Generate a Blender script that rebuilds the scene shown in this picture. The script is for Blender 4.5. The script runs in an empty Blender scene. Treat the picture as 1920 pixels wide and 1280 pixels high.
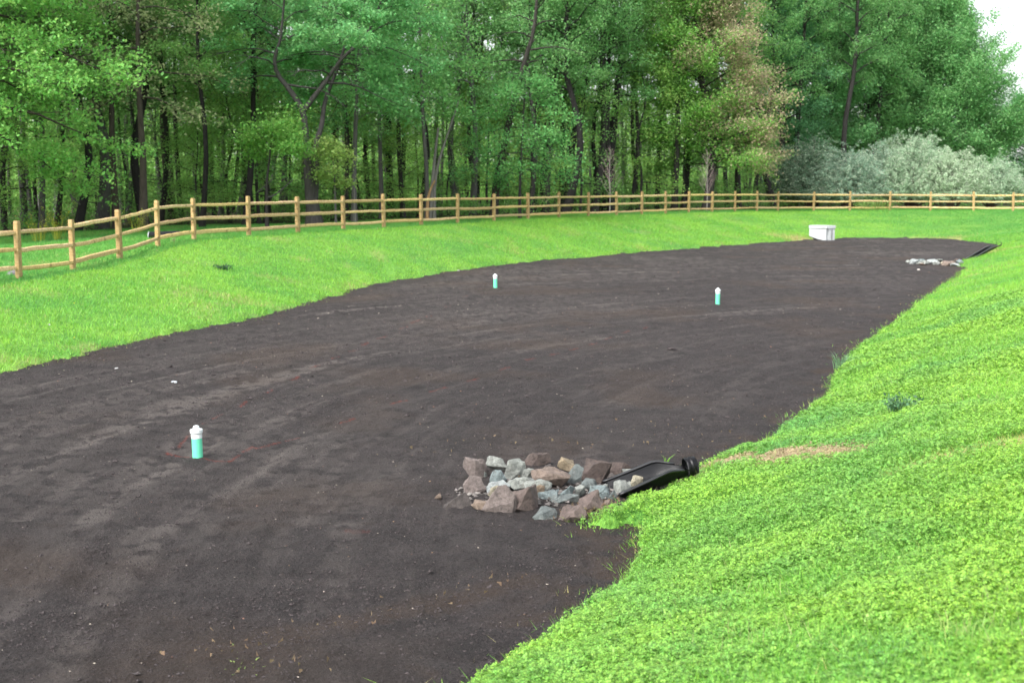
import bpy, bmesh, math, random
import numpy as np
from mathutils import Vector, Matrix

S = bpy.context.scene
COL = S.collection
R = math.radians
F = 2400.0
CAMZ = 2.98
PITCH = math.atan(292 / F)

# ---------------------------------------------------------------- camera, world, sun
cam_d = bpy.data.cameras.new("camera")
cam = bpy.data.objects.new("camera", cam_d)
COL.objects.link(cam)
cam.location = (0, 0, CAMZ)
cam.rotation_euler = (math.pi / 2 - PITCH, 0, 0)
cam_d.sensor_width = 22.3
cam_d.lens = 22.3 * F / 1920
cam_d.clip_start = 0.1
cam_d.clip_end = 6000
cam_d.dof.use_dof = True
cam_d.dof.focus_distance = 13.0
cam_d.dof.aperture_fstop = 1.8
S.camera = cam

SUN_EL, SUN_AZ = R(46), R(-140)          # azimuth from +Y, clockwise positive
w = bpy.data.worlds.new("World")
S.world = w
w.use_nodes = True
nt = w.node_tree
bg = nt.nodes["Background"]
sky = nt.nodes.new("ShaderNodeTexSky")
sky.sky_type = 'NISHITA'
sky.sun_disc = False
sky.sun_elevation = SUN_EL
sky.sun_rotation = SUN_AZ
sky.air_density = 1.0
sky.dust_density = 3.0
hs = nt.nodes.new("ShaderNodeHueSaturation")      # overcast: a nearly colourless sky
hs.inputs['Saturation'].default_value = 0.25
nt.links.new(sky.outputs[0], hs.inputs['Color'])
nt.links.new(hs.outputs[0], bg.inputs[0])
bg.inputs[1].default_value = 0.15
sd_ = bpy.data.lights.new("sun", 'SUN')
sun = bpy.data.objects.new("sun", sd_)
COL.objects.link(sun)
sd_.energy = 1.25
sd_.angle = R(30)
sd_.color = (1.0, 0.97, 0.92)
_dir = Vector((math.sin(SUN_AZ) * math.cos(SUN_EL), math.cos(SUN_AZ) * math.cos(SUN_EL), math.sin(SUN_EL)))
sun.rotation_euler = _dir.to_track_quat('Z', 'Y').to_euler()
S.view_settings.view_transform = 'Standard'
S.view_settings.look = 'None'
S.view_settings.exposure = 1.6
S.view_settings.gamma = 1
S.cycles.use_denoising = True
S.cycles.max_bounces = 6
S.cycles.transparent_max_bounces = 8
S.cycles.sample_clamp_indirect = 8

# ---------------------------------------------------------------- projection helpers
_c, _s = math.cos(PITCH), math.sin(PITCH)
def P(px, py, z=0.0):
    """ground point seen at a pixel of the 1920x1280 photograph, at height z"""
    v = 640 - py
    ry = v * _s + F * _c
    rz = v * _c - F * _s
    t = (z - CAMZ) / rz
    return ((px - 960) * t, ry * t)
def XY(px, Y, z=1.2):
    s = (z - CAMZ) / Y
    v = F * (s * _c + _s) / (_c - s * _s)
    return (px - 960) / (v * _s + F * _c) * Y, Y
def PIX(x, y, z):
    dz = z - CAMZ
    f = y * _c - dz * _s
    return 960 + F * x / f, 640 - F * (y * _s + dz * _c) / f

# ---------------------------------------------------------------- noise
def _hash(ix, iy, seed):
    h = (ix.astype(np.int64) * 374761393 + iy.astype(np.int64) * 668265263 + seed * 1442695041) & 0xffffffff
    h = ((h ^ (h >> 13)) * 1274126177) & 0xffffffff
    h = h ^ (h >> 16)
    return (h & 0xffff) / 65535.0
def vn(x, y, seed=0):
    ix = np.floor(x); iy = np.floor(y)
    fx = x - ix; fy = y - iy
    fx = fx * fx * (3 - 2 * fx); fy = fy * fy * (3 - 2 * fy)
    a = _hash(ix, iy, seed); b = _hash(ix + 1, iy, seed)
    c = _hash(ix, iy + 1, seed); d = _hash(ix + 1, iy + 1, seed)
    return (a + (b - a) * fx) * (1 - fy) + (c + (d - c) * fx) * fy
def fbm(x, y, o=4, seed=0):
    x = np.asarray(x, float); y = np.asarray(y, float)
    t = 0; a = 0.5; n = 0
    for k in range(o):
        t = t + a * vn(x, y, seed + k * 17); n += a
        x, y = x * 1.62 - y * 1.22 + 11.3, x * 1.22 + y * 1.62 + 5.7; a *= 0.5
    return t / n
def sst(a, b, x):
    t = np.clip((x - a) / (b - a), 0, 1)
    return t * t * (3 - 2 * t)

# ---------------------------------------------------------------- plan of the place
BED_PX = [(880,1280),(1020,1200),(1090,1150),(1180,1080),(1205,1000),(1198,985),(1110,980),(1150,964),(1215,943),(1285,901),
          (1322,865),(1420,838),(1480,808),(1528,765),(1560,718),(1568,690),(1600,660),(1660,615),(1720,570),(1780,528),
          (1818,505),(1795,497),(1830,482),(1866,463),(1876,458),(1800,449),(1700,444),(1600,445),(1520,448),(1400,457),
          (1300,464),(1200,472),(1100,480),(1000,489),(900,500),(800,514),(720,526),(650,545),(600,558),(560,570),
          (500,588),(400,610),(250,636),(150,665),(60,682),(0,692)]
BED = [P(a, b, 0.02) for a, b in BED_PX] + [(-10.6,19),(-13,16),(-14.5,12),(-14,7),(-11,3),(-7,1.6),(-3.8,2.8),(-1.7,5.2)]
BED = np.array(BED)
POST_PX = [36,137,225,296,364,467,559,644,720,790,858,926,990,1048,1103,1156,1203,1248,1291,1335,1378,1419,1458,1525,1593,1668,1744,1825,1899]
POST_D = [30,33,35.4,38.2,41.2,43.6,46.6,49.8,52.9,55.9,58.9,61.9,64.9,67.7,70.4,73.1,75.7,78.2,80.6,82.7,84.6,86.3,87.8,89,90,90.8,91.2,91.2,90.6]
POST_Z = [0.78,0.77,0.95,1.17,1.23]+[1.24]*17+[1.22,1.2,1.19,1.18,1.17,1.16,1.16]
POSTS = [XY(a, d, z) + (z,) for a, d, z in zip(POST_PX, POST_D, POST_Z)]
POSTS = [(-14.6, 21.6, .6), (-13.7, 24.4, .7), (-12.7, 27.2, .76)] + POSTS + [(37.6, 89.4, 1.16), (40.4, 88.2, 1.17), (43.2, 87, 1.2), (46, 85.5, 1.2)]
FP = np.array(POSTS)
_in = []
for i in range(len(FP)):
    a = FP[max(i - 1, 0)][:2]; b = FP[min(i + 1, len(FP) - 1)][:2]
    t = (b - a) / np.linalg.norm(b - a)
    _in.append(FP[i][:2] + 0.7 * np.array((t[1], -t[0])))
CREST = np.array(_in[:-1] + [(44,80),(34,64),(25,46),(17.5,31),(12,19.5),(8,11.5),(5.2,6),(2.2,1.8),(-.5,-.6),(-4,-2.5),(-9,-3),(-15,-1),(-19,6),(-18.5,14)])
CTRL = np.vstack([FP, [(0,0,1.46),(3,3,1.45),(6,9,1.5),(12,20,1.55),(18,33,1.55),(26,48,1.5),(36,66,1.45),(-4,-3,1.3),(-15,0,1.1),(-18,10,.8),
                       (-20,45,.75),(-30,60,.8),(60,110,1.2),(20,115,1.2),(0,90,1.2),(-12,62,1.1),(-26,52,.75)]])

def seg_dist(x, y, poly):
    d = np.full(x.shape, 1e9)
    n = len(poly)
    for i in range(n):
        ax, ay = poly[i]; bx, by = poly[(i + 1) % n]
        dx, dy = bx - ax, by - ay
        t = np.clip(((x - ax) * dx + (y - ay) * dy) / (dx * dx + dy * dy), 0, 1)
        d = np.minimum(d, (x - ax - t * dx) ** 2 + (y - ay - t * dy) ** 2)
    return np.sqrt(d)
def inside(x, y, poly):
    r = np.zeros(x.shape, bool)
    n = len(poly)
    for i in range(n):
        ax, ay = poly[i]; bx, by = poly[(i + 1) % n]
        c = (ay > y) != (by > y)
        if ay != by:
            r ^= c & (x < (bx - ax) * (y - ay) / (by - ay) + ax)
    return r
def bed_sd(x, y):                      # positive outside the soil
    d = seg_dist(x, y, BED)
    s = np.where(inside(x, y, BED), -d, d)
    rr = np.hypot(x, y)
    return s + (fbm(x * 1.1, y * 1.1, 4, 5) - .5) * .34 * np.clip(rr / 20, .45, 2.0) + (fbm(x * 8, y * 8, 3, 9) - .5) * .2
def crest_h(x, y):
    num = 0; den = 0
    for cx, cy, cz in CTRL:
        wt = 1 / ((x - cx) ** 2 + (y - cy) ** 2 + 1.5) ** 1.5
        num = num + wt * cz; den = den + wt
    return num / den
def soil_z(x, y, fine=True):
    z = (fbm(x / 2.2, y / 2.2, 3, 21) - .5) * .10
    rho = np.hypot(x - 19, y - 11); th = np.arctan2(y - 11, x - 19)
    z = z + (fbm(rho * 4.2, th * 7, 3, 31) - .5) * .06
    if fine:
        z = z + (fbm(x * 7, y * 7, 4, 41) - .5) * .045
        m = fbm(x * .9, y * .9, 3, 47)
        z = z + (np.abs(fbm(x * 26, y * 26, 2, 43) - .5)) * -.028 * (.4 + m)
    # shallow dish under the stones, a dip at the pipe
    return z * 1.0
def lawn_z(x, y, sd=None):
    if sd is None: sd = bed_sd(x, y)
    s = np.maximum(sd, 0)
    dc = seg_dist(x, y, CREST); dc = np.where(inside(x, y, CREST), dc, 0)
    t = s / (s + dc + 1e-6)
    h = crest_h(x, y) * (1 - (1 - t) ** 1.3)
    z = h + soil_z(x, y, False) * (1 - t) + (fbm(x * .8, y * .8, 3, 61) - .5) * .10 * sst(0, 1, s) + (fbm(x * 4, y * 4, 3, 63) - .5) * .04
    z = z + sst(-.06, .12, sd) * .075 - .045 - .12 * sst(0, -.5, sd)
    # far ground rolls away gently under the wood
    return z
def gz(x, y):
    x = np.atleast_1d(np.asarray(x, float)); y = np.atleast_1d(np.asarray(y, float))
    sd = bed_sd(x, y)
    return np.where(sd > 0, lawn_z(x, y, sd), soil_z(x, y))
def g1(x, y): return float(gz([x], [y])[0])

# ---------------------------------------------------------------- object helpers
def link(o, parent=None):
    COL.objects.link(o)
    if parent is not None: o.parent = parent
    return o
def tag(o, label=None, cat=None, group=None, kind=None):
    if label: o['label'] = label
    if cat: o['category'] = cat
    if group: o['group'] = group
    if kind: o['kind'] = kind
    return o
def empty(name, loc=(0, 0, 0), rz=0):
    o = bpy.data.objects.new(name, None)
    o.location = loc; o.rotation_euler = (0, 0, rz); o.empty_display_size = .3
    return link(o)
def npmesh(name, verts, faces, k, mat, parent=None, smooth=False, attrs=None):
    """verts (N,3); faces (M,k)"""
    me = bpy.data.meshes.new(name)
    verts = np.ascontiguousarray(verts, np.float32); faces = np.ascontiguousarray(faces, np.int32)
    me.vertices.add(len(verts)); me.vertices.foreach_set('co', verts.ravel())
    me.loops.add(faces.size); me.loops.foreach_set('vertex_index', faces.ravel())
    me.polygons.add(len(faces))
    me.polygons.foreach_set('loop_start', np.arange(0, faces.size, k, dtype=np.int32))
    me.polygons.foreach_set('loop_total', np.full(len(faces), k, np.int32))
    me.polygons.foreach_set('use_smooth', np.full(len(faces), smooth, bool))
    me.update(calc_edges=True)
    for an, av in (attrs or {}).items():
        a = me.attributes.new(an, 'FLOAT', 'POINT')
        a.data.foreach_set('value', np.ascontiguousarray(av, np.float32))
    if mat: me.materials.append(mat)
    return link(bpy.data.objects.new(name, me), parent)
def bmobj(name, bm, mat, parent=None, smooth=False):
    me = bpy.data.meshes.new(name)
    bmesh.ops.recalc_face_normals(bm, faces=bm.faces)
    for f in bm.faces: f.smooth = smooth
    bm.to_mesh(me); bm.free()
    if mat: me.materials.append(mat)
    return link(bpy.data.objects.new(name, me), parent)
def copy_tree(o, parent=None):
    c = o.copy(); link(c, parent)
    for ch in o.children: copy_tree(ch, c)
    return c

# ---------------------------------------------------------------- materials
def mat(name):
    m = bpy.data.materials.new(name); m.use_nodes = True
    n = m.node_tree; b = n.nodes['Principled BSDF']
    return m, n, b
def N(n, t, **kw):
    x = n.nodes.new(t)
    for k, v in kw.items():
        if k in x.inputs: x.inputs[k].default_value = v
        else: setattr(x, k, v)
    return x
def noise(n, scale, detail=4, rough=.6, coord=None, stretch=None):
    t = N(n, 'ShaderNodeTexNoise'); t.inputs['Scale'].default_value = scale
    t.inputs['Detail'].default_value = detail; t.inputs['Roughness'].default_value = rough
    if coord is not None:
        if stretch:
            mp = N(n, 'ShaderNodeMapping'); mp.inputs['Scale'].default_value = stretch
            n.links.new(coord, mp.inputs[0]); coord = mp.outputs[0]
        n.links.new(coord, t.inputs['Vector'])
    return t.outputs['Fac']
def ramp(n, fac, stops):
    r = N(n, 'ShaderNodeValToRGB')
    e = r.color_ramp.elements
    while len(e) < len(stops): e.new(.5)
    for el, (p, c) in zip(e, stops):
        el.position = p; el.color = (c if len(c) == 4 else (*c, 1)) if hasattr(c, '__len__') else (c, c, c, 1)
    n.links.new(fac, r.inputs[0]); return r.outputs[0]
def mix(n, fac, a, b, mode='MIX'):
    m = N(n, 'ShaderNodeMix'); m.data_type = 'RGBA'; m.blend_type = mode
    for s, v in ((0, fac), (6, a), (7, b)):
        if hasattr(v, 'links') or isinstance(v, bpy.types.NodeSocket): n.links.new(v, m.inputs[s])
        elif s == 0: m.inputs[0].default_value = v
        else: m.inputs[s].default_value = (*v, 1)
    return m.outputs[2]
def math_(n, op, a, b=None):
    m = N(n, 'ShaderNodeMath'); m.operation = op
    for i, v in enumerate((a, b)):
        if v is None: continue
        if isinstance(v, bpy.types.NodeSocket): n.links.new(v, m.inputs[i])
        else: m.inputs[i].default_value = v
    return m.outputs[0]
def attr(n, name): return N(n, 'ShaderNodeAttribute', attribute_name=name).outputs['Fac']
def obco(n): return N(n, 'ShaderNodeTexCoord').outputs['Object']
def bump(n, b, h, strength=.4, dist=.02):
    x = N(n, 'ShaderNodeBump'); x.inputs['Strength'].default_value = strength; x.inputs['Distance'].default_value = dist
    n.links.new(h, x.inputs['Height']); n.links.new(x.outputs[0], b.inputs['Normal'])

def leafy(name, rough=.5, trans=.45, vmin=.68, vmax=1.22, hue=.02, second=(.56,.39,.31), patch=None, spec=.4):
    """leaf-like surface; base colour from the object's own colour, varied leaf by leaf"""
    m, n, b = mat(name)
    oi = N(n, 'ShaderNodeObjectInfo')
    rnd = N(n, 'ShaderNodeNewGeometry').outputs['Random Per Island']
    col = oi.outputs['Color']
    if patch:
        pn = noise(n, patch[0], 3, .6, obco(n))
        pf = ramp(n, pn, [(patch[3], 0.0), (patch[4], 1.0)])
        col = mix(n, pf, patch[1], patch[2])
    sec = mix(n, attr(n, 'tint'), col, second)
    h = N(n, 'ShaderNodeHueSaturation')
    n.links.new(sec, h.inputs['Color'])
    mr = N(n, 'ShaderNodeMapRange'); mr.inputs[3].default_value = vmin; mr.inputs[4].default_value = vmax
    n.links.new(rnd, mr.inputs[0]); n.links.new(mr.outputs[0], h.inputs['Value'])
    r2 = math_(n, 'FRACT', math_(n, 'MULTIPLY', rnd, 37.7))
    mh = N(n, 'ShaderNodeMapRange'); mh.inputs[3].default_value = .5 - hue; mh.inputs[4].default_value = .5 + hue
    n.links.new(r2, mh.inputs[0]); n.links.new(mh.outputs[0], h.inputs['Hue'])
    n.links.new(h.outputs[0], b.inputs['Base Color'])
    b.inputs['Roughness'].default_value = rough
    b.inputs['Specular IOR Level'].default_value = spec
    tr = N(n, 'ShaderNodeBsdfTranslucent')
    n.links.new(h.outputs[0], tr.inputs[0])
    ms = N(n, 'ShaderNodeMixShader'); ms.inputs[0].default_value = trans
    n.links.new(b.outputs[0], ms.inputs[1]); n.links.new(tr.outputs[0], ms.inputs[2])
    n.links.new(ms.outputs[0], n.nodes['Material Output'].inputs[0])
    return m
M = {}
M['leaf'] = leafy('leaf_green', spec=.25)
M['olive'] = leafy('leaf_silver', rough=.45, trans=.2, vmin=.7, vmax=1.25, hue=.01, second=(.50,.55,.42), spec=.4)
M['clover'] = leafy('clover_leaf', rough=.45, trans=.28, vmin=.45, vmax=1.3, hue=.015, patch=(.5,(.13,.34,.075),(.255,.48,.06),.30,.60), second=(.42,.34,.17))
M['blade'] = leafy('grass_blade', rough=.5, trans=.4, vmin=.65, vmax=1.35, hue=.02, patch=(.35,(.165,.40,.055),(.25,.48,.06),.34,.66), second=(.46,.38,.17))
M['farblade'] = leafy('far_grass_blade', rough=.6, trans=.4, vmin=.7, vmax=1.3, hue=.015, patch=(.3,(.10,.31,.065),(.14,.37,.065),.36,.64), second=(.42,.34,.17))
M['weed'] = leafy('weed_leaf', rough=.5, trans=.3, second=(.42,.34,.21))
# lawn ground under the blades
m, n, b = mat('lawn_ground'); M['lawn'] = m
co = obco(n)
c = ramp(n, noise(n, .35, 4, .6, co), [(.35, (.10,.27,.05)), (.62, (.17,.35,.055))])
c = mix(n, ramp(n, noise(n, 9, 4, .7, co), [(.35, 0.0), (.75, .75)]), c, (.02,.07,.015))
c = mix(n, attr(n, 'straw'), c, (.36,.27,.14))
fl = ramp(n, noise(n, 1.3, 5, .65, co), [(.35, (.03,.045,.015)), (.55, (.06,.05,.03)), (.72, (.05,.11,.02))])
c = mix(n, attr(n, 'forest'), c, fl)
n.links.new(c, b.inputs['Base Color']); b.inputs['Roughness'].default_value = .9; b.inputs['Specular IOR Level'].default_value = .15
bump(n, b, noise(n, 25, 4, .7, co), .7, .03)
# soil
m, n, b = mat('dark_soil'); M['soil'] = m
co = obco(n)
c = ramp(n, noise(n, 2.4, 6, .7, co), [(.30, (.030,.0250,.0245)), (.5, (.053,.0440,.0430)), (.72, (.080,.0675,.065))])
c = mix(n, ramp(n, noise(n, 42, 6, .85, co), [(.42, 0.0), (.53, 1.0)]), mix(n, .72, c, (.010,.009,.009)), c)
c = mix(n, attr(n, 'dry'), c, (.125,.108,.099))
c = mix(n, ramp(n, noise(n, 120, 2, .5, co), [(.66, 0.0), (.74, .8)]), c, (.17,.145,.12))
c = mix(n, attr(n, 'brown'), c, (.085,.055,.036))
c = mix(n, attr(n, 'paint'), c, (.30,.042,.022))
n.links.new(c, b.inputs['Base Color']); b.inputs['Roughness'].default_value = .85; b.inputs['Specular IOR Level'].default_value = .25
hh = mix(n, .4, noise(n, 70, 5, .8, co), noise(n, 22, 5, .75, co))
bump(n, b, hh, 1.0, .09)
def simple(name, col, rough=.7, var=.3, scale=8, bumps=.3, bd=.01, stretch=None, useobj=False, spec=.4, metal=0):
    m, n, b = mat(name); co = obco(n)
    f = noise(n, scale, 5, .65, co, stretch)
    base = N(n, 'ShaderNodeObjectInfo').outputs['Color'] if useobj else None
    lo = tuple(c * (1 - var) for c in col); hi = tuple(min(1, c * (1 + var)) for c in col)
    if useobj:
        v = ramp(n, f, [(.25, 1 - var), (.75, 1 + var * .6)])
        c = mix(n, 1.0, base, v, 'MULTIPLY')
    else:
        c = ramp(n, f, [(.25, lo), (.75, hi)])
    n.links.new(c, b.inputs['Base Color']); b.inputs['Roughness'].default_value = rough
    b.inputs['Specular IOR Level'].default_value = spec; b.inputs['Metallic'].default_value = metal
    if bumps: bump(n, b, noise(n, scale * 3, 5, .7, co, stretch), bumps, bd)
    return m, n, b
M['bark'] = simple('bark', (.1,.08,.06), .9, .45, 5, .9, .05, (3, 3, .5), True, .15)[0]
M['twig'] = simple('bare_twig', (.1,.08,.06), .8, .2, 9, 0, .02, None, True, .2)[0]
# cut wood of the rails and posts
m, n, b = mat('fence_wood'); M['wood'] = m
co = obco(n); oi = N(n, 'ShaderNodeObjectInfo')
c = ramp(n, noise(n, 3.0, 5, .6, co, (1, 6, 6)), [(.28, (.36,.225,.085)), (.5, (.56,.40,.18)), (.72, (.68,.54,.29))])
c = mix(n, ramp(n, noise(n, 5.5, 3, .6, co), [(.62, 0.0), (.70, .8)]), c, (.13,.062,.026))
c = mix(n, 1.0, c, oi.outputs['Color'], 'MULTIPLY')
n.links.new(c, b.inputs['Base Color']); b.inputs['Roughness'].default_value = .75
bump(n, b, noise(n, 9, 5, .6, co, (1, 8, 8)), .5, .01)
M['plastic'] = simple('black_plastic', (.012,.012,.014), .38, .3, 20, .08, .003, None, False, .5)[0]
M['pvc_green'] = simple('green_pvc', (.14,.64,.40), .4, .06, 6, 0)[0]
M['pvc_white'] = simple('white_pvc', (.66,.70,.70), .4, .05, 6, 0)[0]
M['concrete'] = simple('concrete', (.42,.44,.445), .85, .26, 4, .3, .01)[0]
M['pebble'] = leafy('pebble', rough=.8, trans=0, vmin=.25, vmax=1.3, hue=.02, second=(.2,.1,.06))
M['clod'] = simple('soil_clod', (.042,.034,.034), .9, .5, 30, .6, .01)[0]
m, n, b = mat('rock_face'); M['rock'] = m
co = obco(n); oi = N(n, 'ShaderNodeObjectInfo')
v = ramp(n, noise(n, 16, 7, .8, co), [(.32, .30), (.48, .85), (.68, 1.4)])
c = mix(n, 1.0, oi.outputs['Color'], v, 'MULTIPLY')
c = mix(n, ramp(n, noise(n, 5, 4, .6, co), [(.52, 0.0), (.70, .55)]), c, (.16,.125,.10))
n.links.new(c, b.inputs['Base Color']); b.inputs['Roughness'].default_value = .8
bump(n, b, noise(n, 26, 7, .8, co), 1.0, .035)

# ================================================================ TERRAIN
def polar(az, rr):
    A, Q = np.meshgrid(az, rr)
    return np.sin(A) * Q, np.cos(A) * Q
def grid_faces(nr, nc, keep=None):
    i = np.arange(nr - 1)[:, None] * nc + np.arange(nc - 1)[None, :]
    f = np.stack([i, i + nc, i + nc + 1, i + 1], -1).reshape(-1, 4)
    f = f[:, ::-1]
    if keep is not None: f = f[keep[f].any(axis=1)]
    return f
def compact(v, f, attrs):
    used = np.zeros(len(v), bool); used[f.ravel()] = True
    idx = np.cumsum(used) - 1
    return v[used], idx[f], {k: a[used] for k, a in attrs.items()}

def band(a, b, n): return np.linspace(a, b, n, endpoint=False)
az = np.concatenate([band(-math.pi, -.62, 60), band(-.62, .62, 820), np.linspace(.62, math.pi, 60)])
rr = np.concatenate([band(.02, 3.5, 18), 1 / np.linspace(1 / 3.5, 1 / 140, 640), np.geomspace(145, 3000, 28)])
X, Y = polar(az, rr); X = X.ravel(); Y = Y.ravel()
SD = bed_sd(X, Y)
Z = lawn_z(X, Y, SD)
EDGE_PX = [-500,0,200,460,700,925,1140,1330,1458,1700,2300]
EDGE_D = [44,52,56,60,66,72,82,90,96,106,112]
def px_of(x, y): return 960 + F * x / np.maximum(y, 1)
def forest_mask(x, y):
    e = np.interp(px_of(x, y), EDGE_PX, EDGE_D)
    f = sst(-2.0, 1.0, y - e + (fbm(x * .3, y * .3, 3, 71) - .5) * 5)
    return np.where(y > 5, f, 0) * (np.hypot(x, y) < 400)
s1 = P(1345, 852, .2); s2 = P(1450, 848, .35); s3 = P(1585, 838, .6)
STRAW = [np.array(s1), np.array(s2), np.array(s3)]
def straw_mask(x, y):
    d = np.full(np.shape(x), 9.0)
    for a, b_, wd in ((STRAW[0], STRAW[1], .19), (STRAW[1], STRAW[2], .26)):
        t = np.clip(((x - a[0]) * (b_[0] - a[0]) + (y - a[1]) * (b_[1] - a[1])) / ((b_ - a) ** 2).sum(), 0, 1)
        d = np.minimum(d, np.hypot(x - a[0] - t * (b_[0] - a[0]), y - a[1] - t * (b_[1] - a[1])) / wd)
    q = P(1800, 812, 1.0); d = np.minimum(d, np.hypot((x - q[0]) / .9, (y - q[1]) / .25) * 1.35)
    for px, py, z, r1, r2 in ((1503, 433, .5, 2.2, 1.0), (1870, 468, .25, 1.4, 1.0), (1765, 445, .1, 2, .8)):
        q = P(px, py, z); d = np.minimum(d, np.hypot((x - q[0]) / r1, (y - q[1]) / r2))
    f = sst(1.25, .5, d + (fbm(x * 5, y * 5, 3, 81) - .5) * 1.4)
    g = fbm(x * .9, y * .9, 4, 83)
    left = (x < 20) & (y > 20)
    return np.maximum(f * .9, sst(.60, .74, g) * .32 * left * sst(.5, 1.5, fbm(x*.3, y*.3, 2, 85) + .6))
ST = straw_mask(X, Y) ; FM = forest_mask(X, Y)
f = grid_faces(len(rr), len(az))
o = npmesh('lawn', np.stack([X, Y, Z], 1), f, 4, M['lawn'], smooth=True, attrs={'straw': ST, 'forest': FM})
tag(o, 'bright green grass banks around the bare soil basin', kind='structure')

# soil bed
az = np.concatenate([band(-math.pi, -.52, 120), band(-.52, .50, 1250), np.linspace(.50, math.pi, 120)])
rr = np.concatenate([band(.3, 5.5, 60), 1 / np.linspace(1 / 5.5, 1 / 86, 900)])
X, Y = polar(az, rr); X = X.ravel(); Y = Y.ravel()
SD = bed_sd(X, Y)
Z = soil_z(X, Y)
rho = np.hypot(X - 19, Y - 11); th = np.arctan2(Y - 11, X - 19)
dry = sst(.50, .78, fbm(rho * 3.2 + fbm(X*.3, Y*.3, 2, 95)*1.2, th * 3.2, 5, 91)) * sst(.34, .60, fbm(X * .3, Y * .3, 3, 93)) * (.62 + .5 * sst(-1, -6, X)) 
dry = dry + .2 * sst(.45, .7, fbm(X * .16, Y * .16, 3, 97)) + .28 * sst(.56, .68, fbm(rho * 6, th * 8, 3, 98))
dry = dry + .35 * sst(.44, .62, fbm(rho * 1.4 + 4, th * 2.2, 3, 96)) * sst(6, -8, X) 
dry = dry * (.6 + .4 * sst(9, 17, np.hypot(X, Y))) * sst(.30, .55, fbm(X*6, Y*6, 3, 99)) * sst(-.2, -1.4, SD)
PAINT = [(313,851,352,855,3),(335,840,353,820,3),(357,815,362,806,2),(398,786,416,776,4),(380,797,386,793,2),
         (383,860,410,865,4),(410,865,428,863,4),(428,863,450,851,4),(455,845,475,838,2.5),(478,839,500,833,2.5),(503,833,525,828,3),(536,825,560,818,4),
         (452,760,462,752,4),(498,736,510,730,4),(545,712,560,705,4),(582,690,600,685,3),(620,673,636,669,3),(655,657,668,653,3),(680,643,690,640,3),(708,632,724,628,3),
         (748,616,764,611,3),(772,603,786,599,3),(800,592,812,590,2),(832,574,846,571,2),(866,556,880,553,2),
         (636,792,664,785,5),(735,760,762,754,5),(808,736,836,730,5),(876,714,898,708,4),(938,694,956,688,4),(985,676,1002,673,4),(1032,666,1048,662,4),
         (1068,656,1082,652,3),(1106,644,1120,641,3),(1134,634,1146,631,3),(1168,622,1180,619,3),(1206,614,1216,611,3),(650,1000,690,998,8)]
pn = np.zeros(len(X))
fz = fbm(X * 22, Y * 22, 3, 101)
for a, b1, c_, d1, wd in PAINT:
    p = np.array(P(a, b1)); q = np.array(P(c_, d1))
    wm = max(wd * np.hypot(*p) / F * .75, .018)
    near = (np.abs(X - p[0]) < 2) & (np.abs(Y - p[1]) < 2.5)
    xx = X[near]; yy = Y[near]
    t = np.clip(((xx - p[0]) * (q[0] - p[0]) + (yy - p[1]) * (q[1] - p[1])) / max(((q - p) ** 2).sum(), 1e-6), 0, 1)
    d = np.hypot(xx - p[0] - t * (q[0] - p[0]), (yy - p[1] - t * (q[1] - p[1])) * .75) / wm
    pn[near] = np.maximum(pn[near], sst(1.5, .4, d + (fz[near] - .5) * 1.6) * (.36 if wd < 8 else .12) * (.45 + .9 * sst(.35, .6, fz[near])))
bs = np.zeros(len(X))                 # brownish trampled stripe with bits of straw, front of the bed
p = np.array(P(380, 1225)); q = np.array(P(980, 1085))
t = np.clip(((X - p[0]) * (q[0] - p[0]) + (Y - p[1]) * (q[1] - p[1])) / ((q - p) ** 2).sum(), 0, 1)
d = np.hypot(X - p[0] - t * (q[0] - p[0]), Y - p[1] - t * (q[1] - p[1]))
bs = sst(.30, .03, d + (fbm(X * 5, Y * 5, 3, 103) - .5) * .3) * .38
bs = np.maximum(bs, sst(.52, .8, fbm(X * .5, Y * .5, 4, 105)) * .3)
bs = np.maximum(bs, .5 * sst(.8, .0, np.abs(SD)) * sst(.5, .7, fbm(X * 3, Y * 3, 3, 107)))
f = grid_faces(len(rr), len(az), SD < .35)
v, f, at = compact(np.stack([X, Y, Z], 1), f, {'dry': dry, 'paint': pn, 'brown': bs})
o = npmesh('soil_ground', v, f, 4, M['soil'], smooth=True, attrs=at)
tag(o, 'dark bare raked soil with faint red paint marks', kind='structure')

# ================================================================ GRASS, CLOVER, CRUMBS
rng = np.random.default_rng(7)
def sample(n, a0, a1, r0, r1, dens):
    """n points in a wedge about the viewpoint, radial density dens(r) per square metre (relative)"""
    q = np.linspace(r0, r1, 2000); c = np.cumsum(dens(q) * q); c /= c[-1]
    r = np.interp(rng.random(n), c, q); a = rng.uniform(a0, a1, n)
    return np.sin(a) * r, np.cos(a) * r
def blades(name, x, y, z, h, wd, lean, mt, label, tint=None, col=(.1,.3,.03)):
    n_ = len(x)
    a = rng.uniform(0, 2 * np.pi, n_); b_ = rng.uniform(0, 2 * np.pi, n_)
    hh = h * rng.uniform(.5, 1.3, n_); ww = wd * rng.uniform(.7, 1.3, n_)
    le = lean * rng.uniform(.1, 1.4, n_) * hh
    v = np.empty((n_, 3, 3))
    v[:, 0] = np.stack([x - np.cos(a) * ww / 2, y - np.sin(a) * ww / 2, z - .01], 1)
    v[:, 1] = np.stack([x + np.cos(a) * ww / 2, y + np.sin(a) * ww / 2, z - .01], 1)
    v[:, 2] = np.stack([x + np.cos(b_) * le, y + np.sin(b_) * le, z + hh], 1)
    at = {'tint': np.repeat(tint if tint is not None else np.zeros(n_), 3)}
    o = npmesh(name, v.reshape(-1, 3), np.arange(n_ * 3).reshape(-1, 3), 3, mt, attrs=at)
    o.color = (*col, 1)
    return tag(o, label, kind='stuff')
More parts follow.
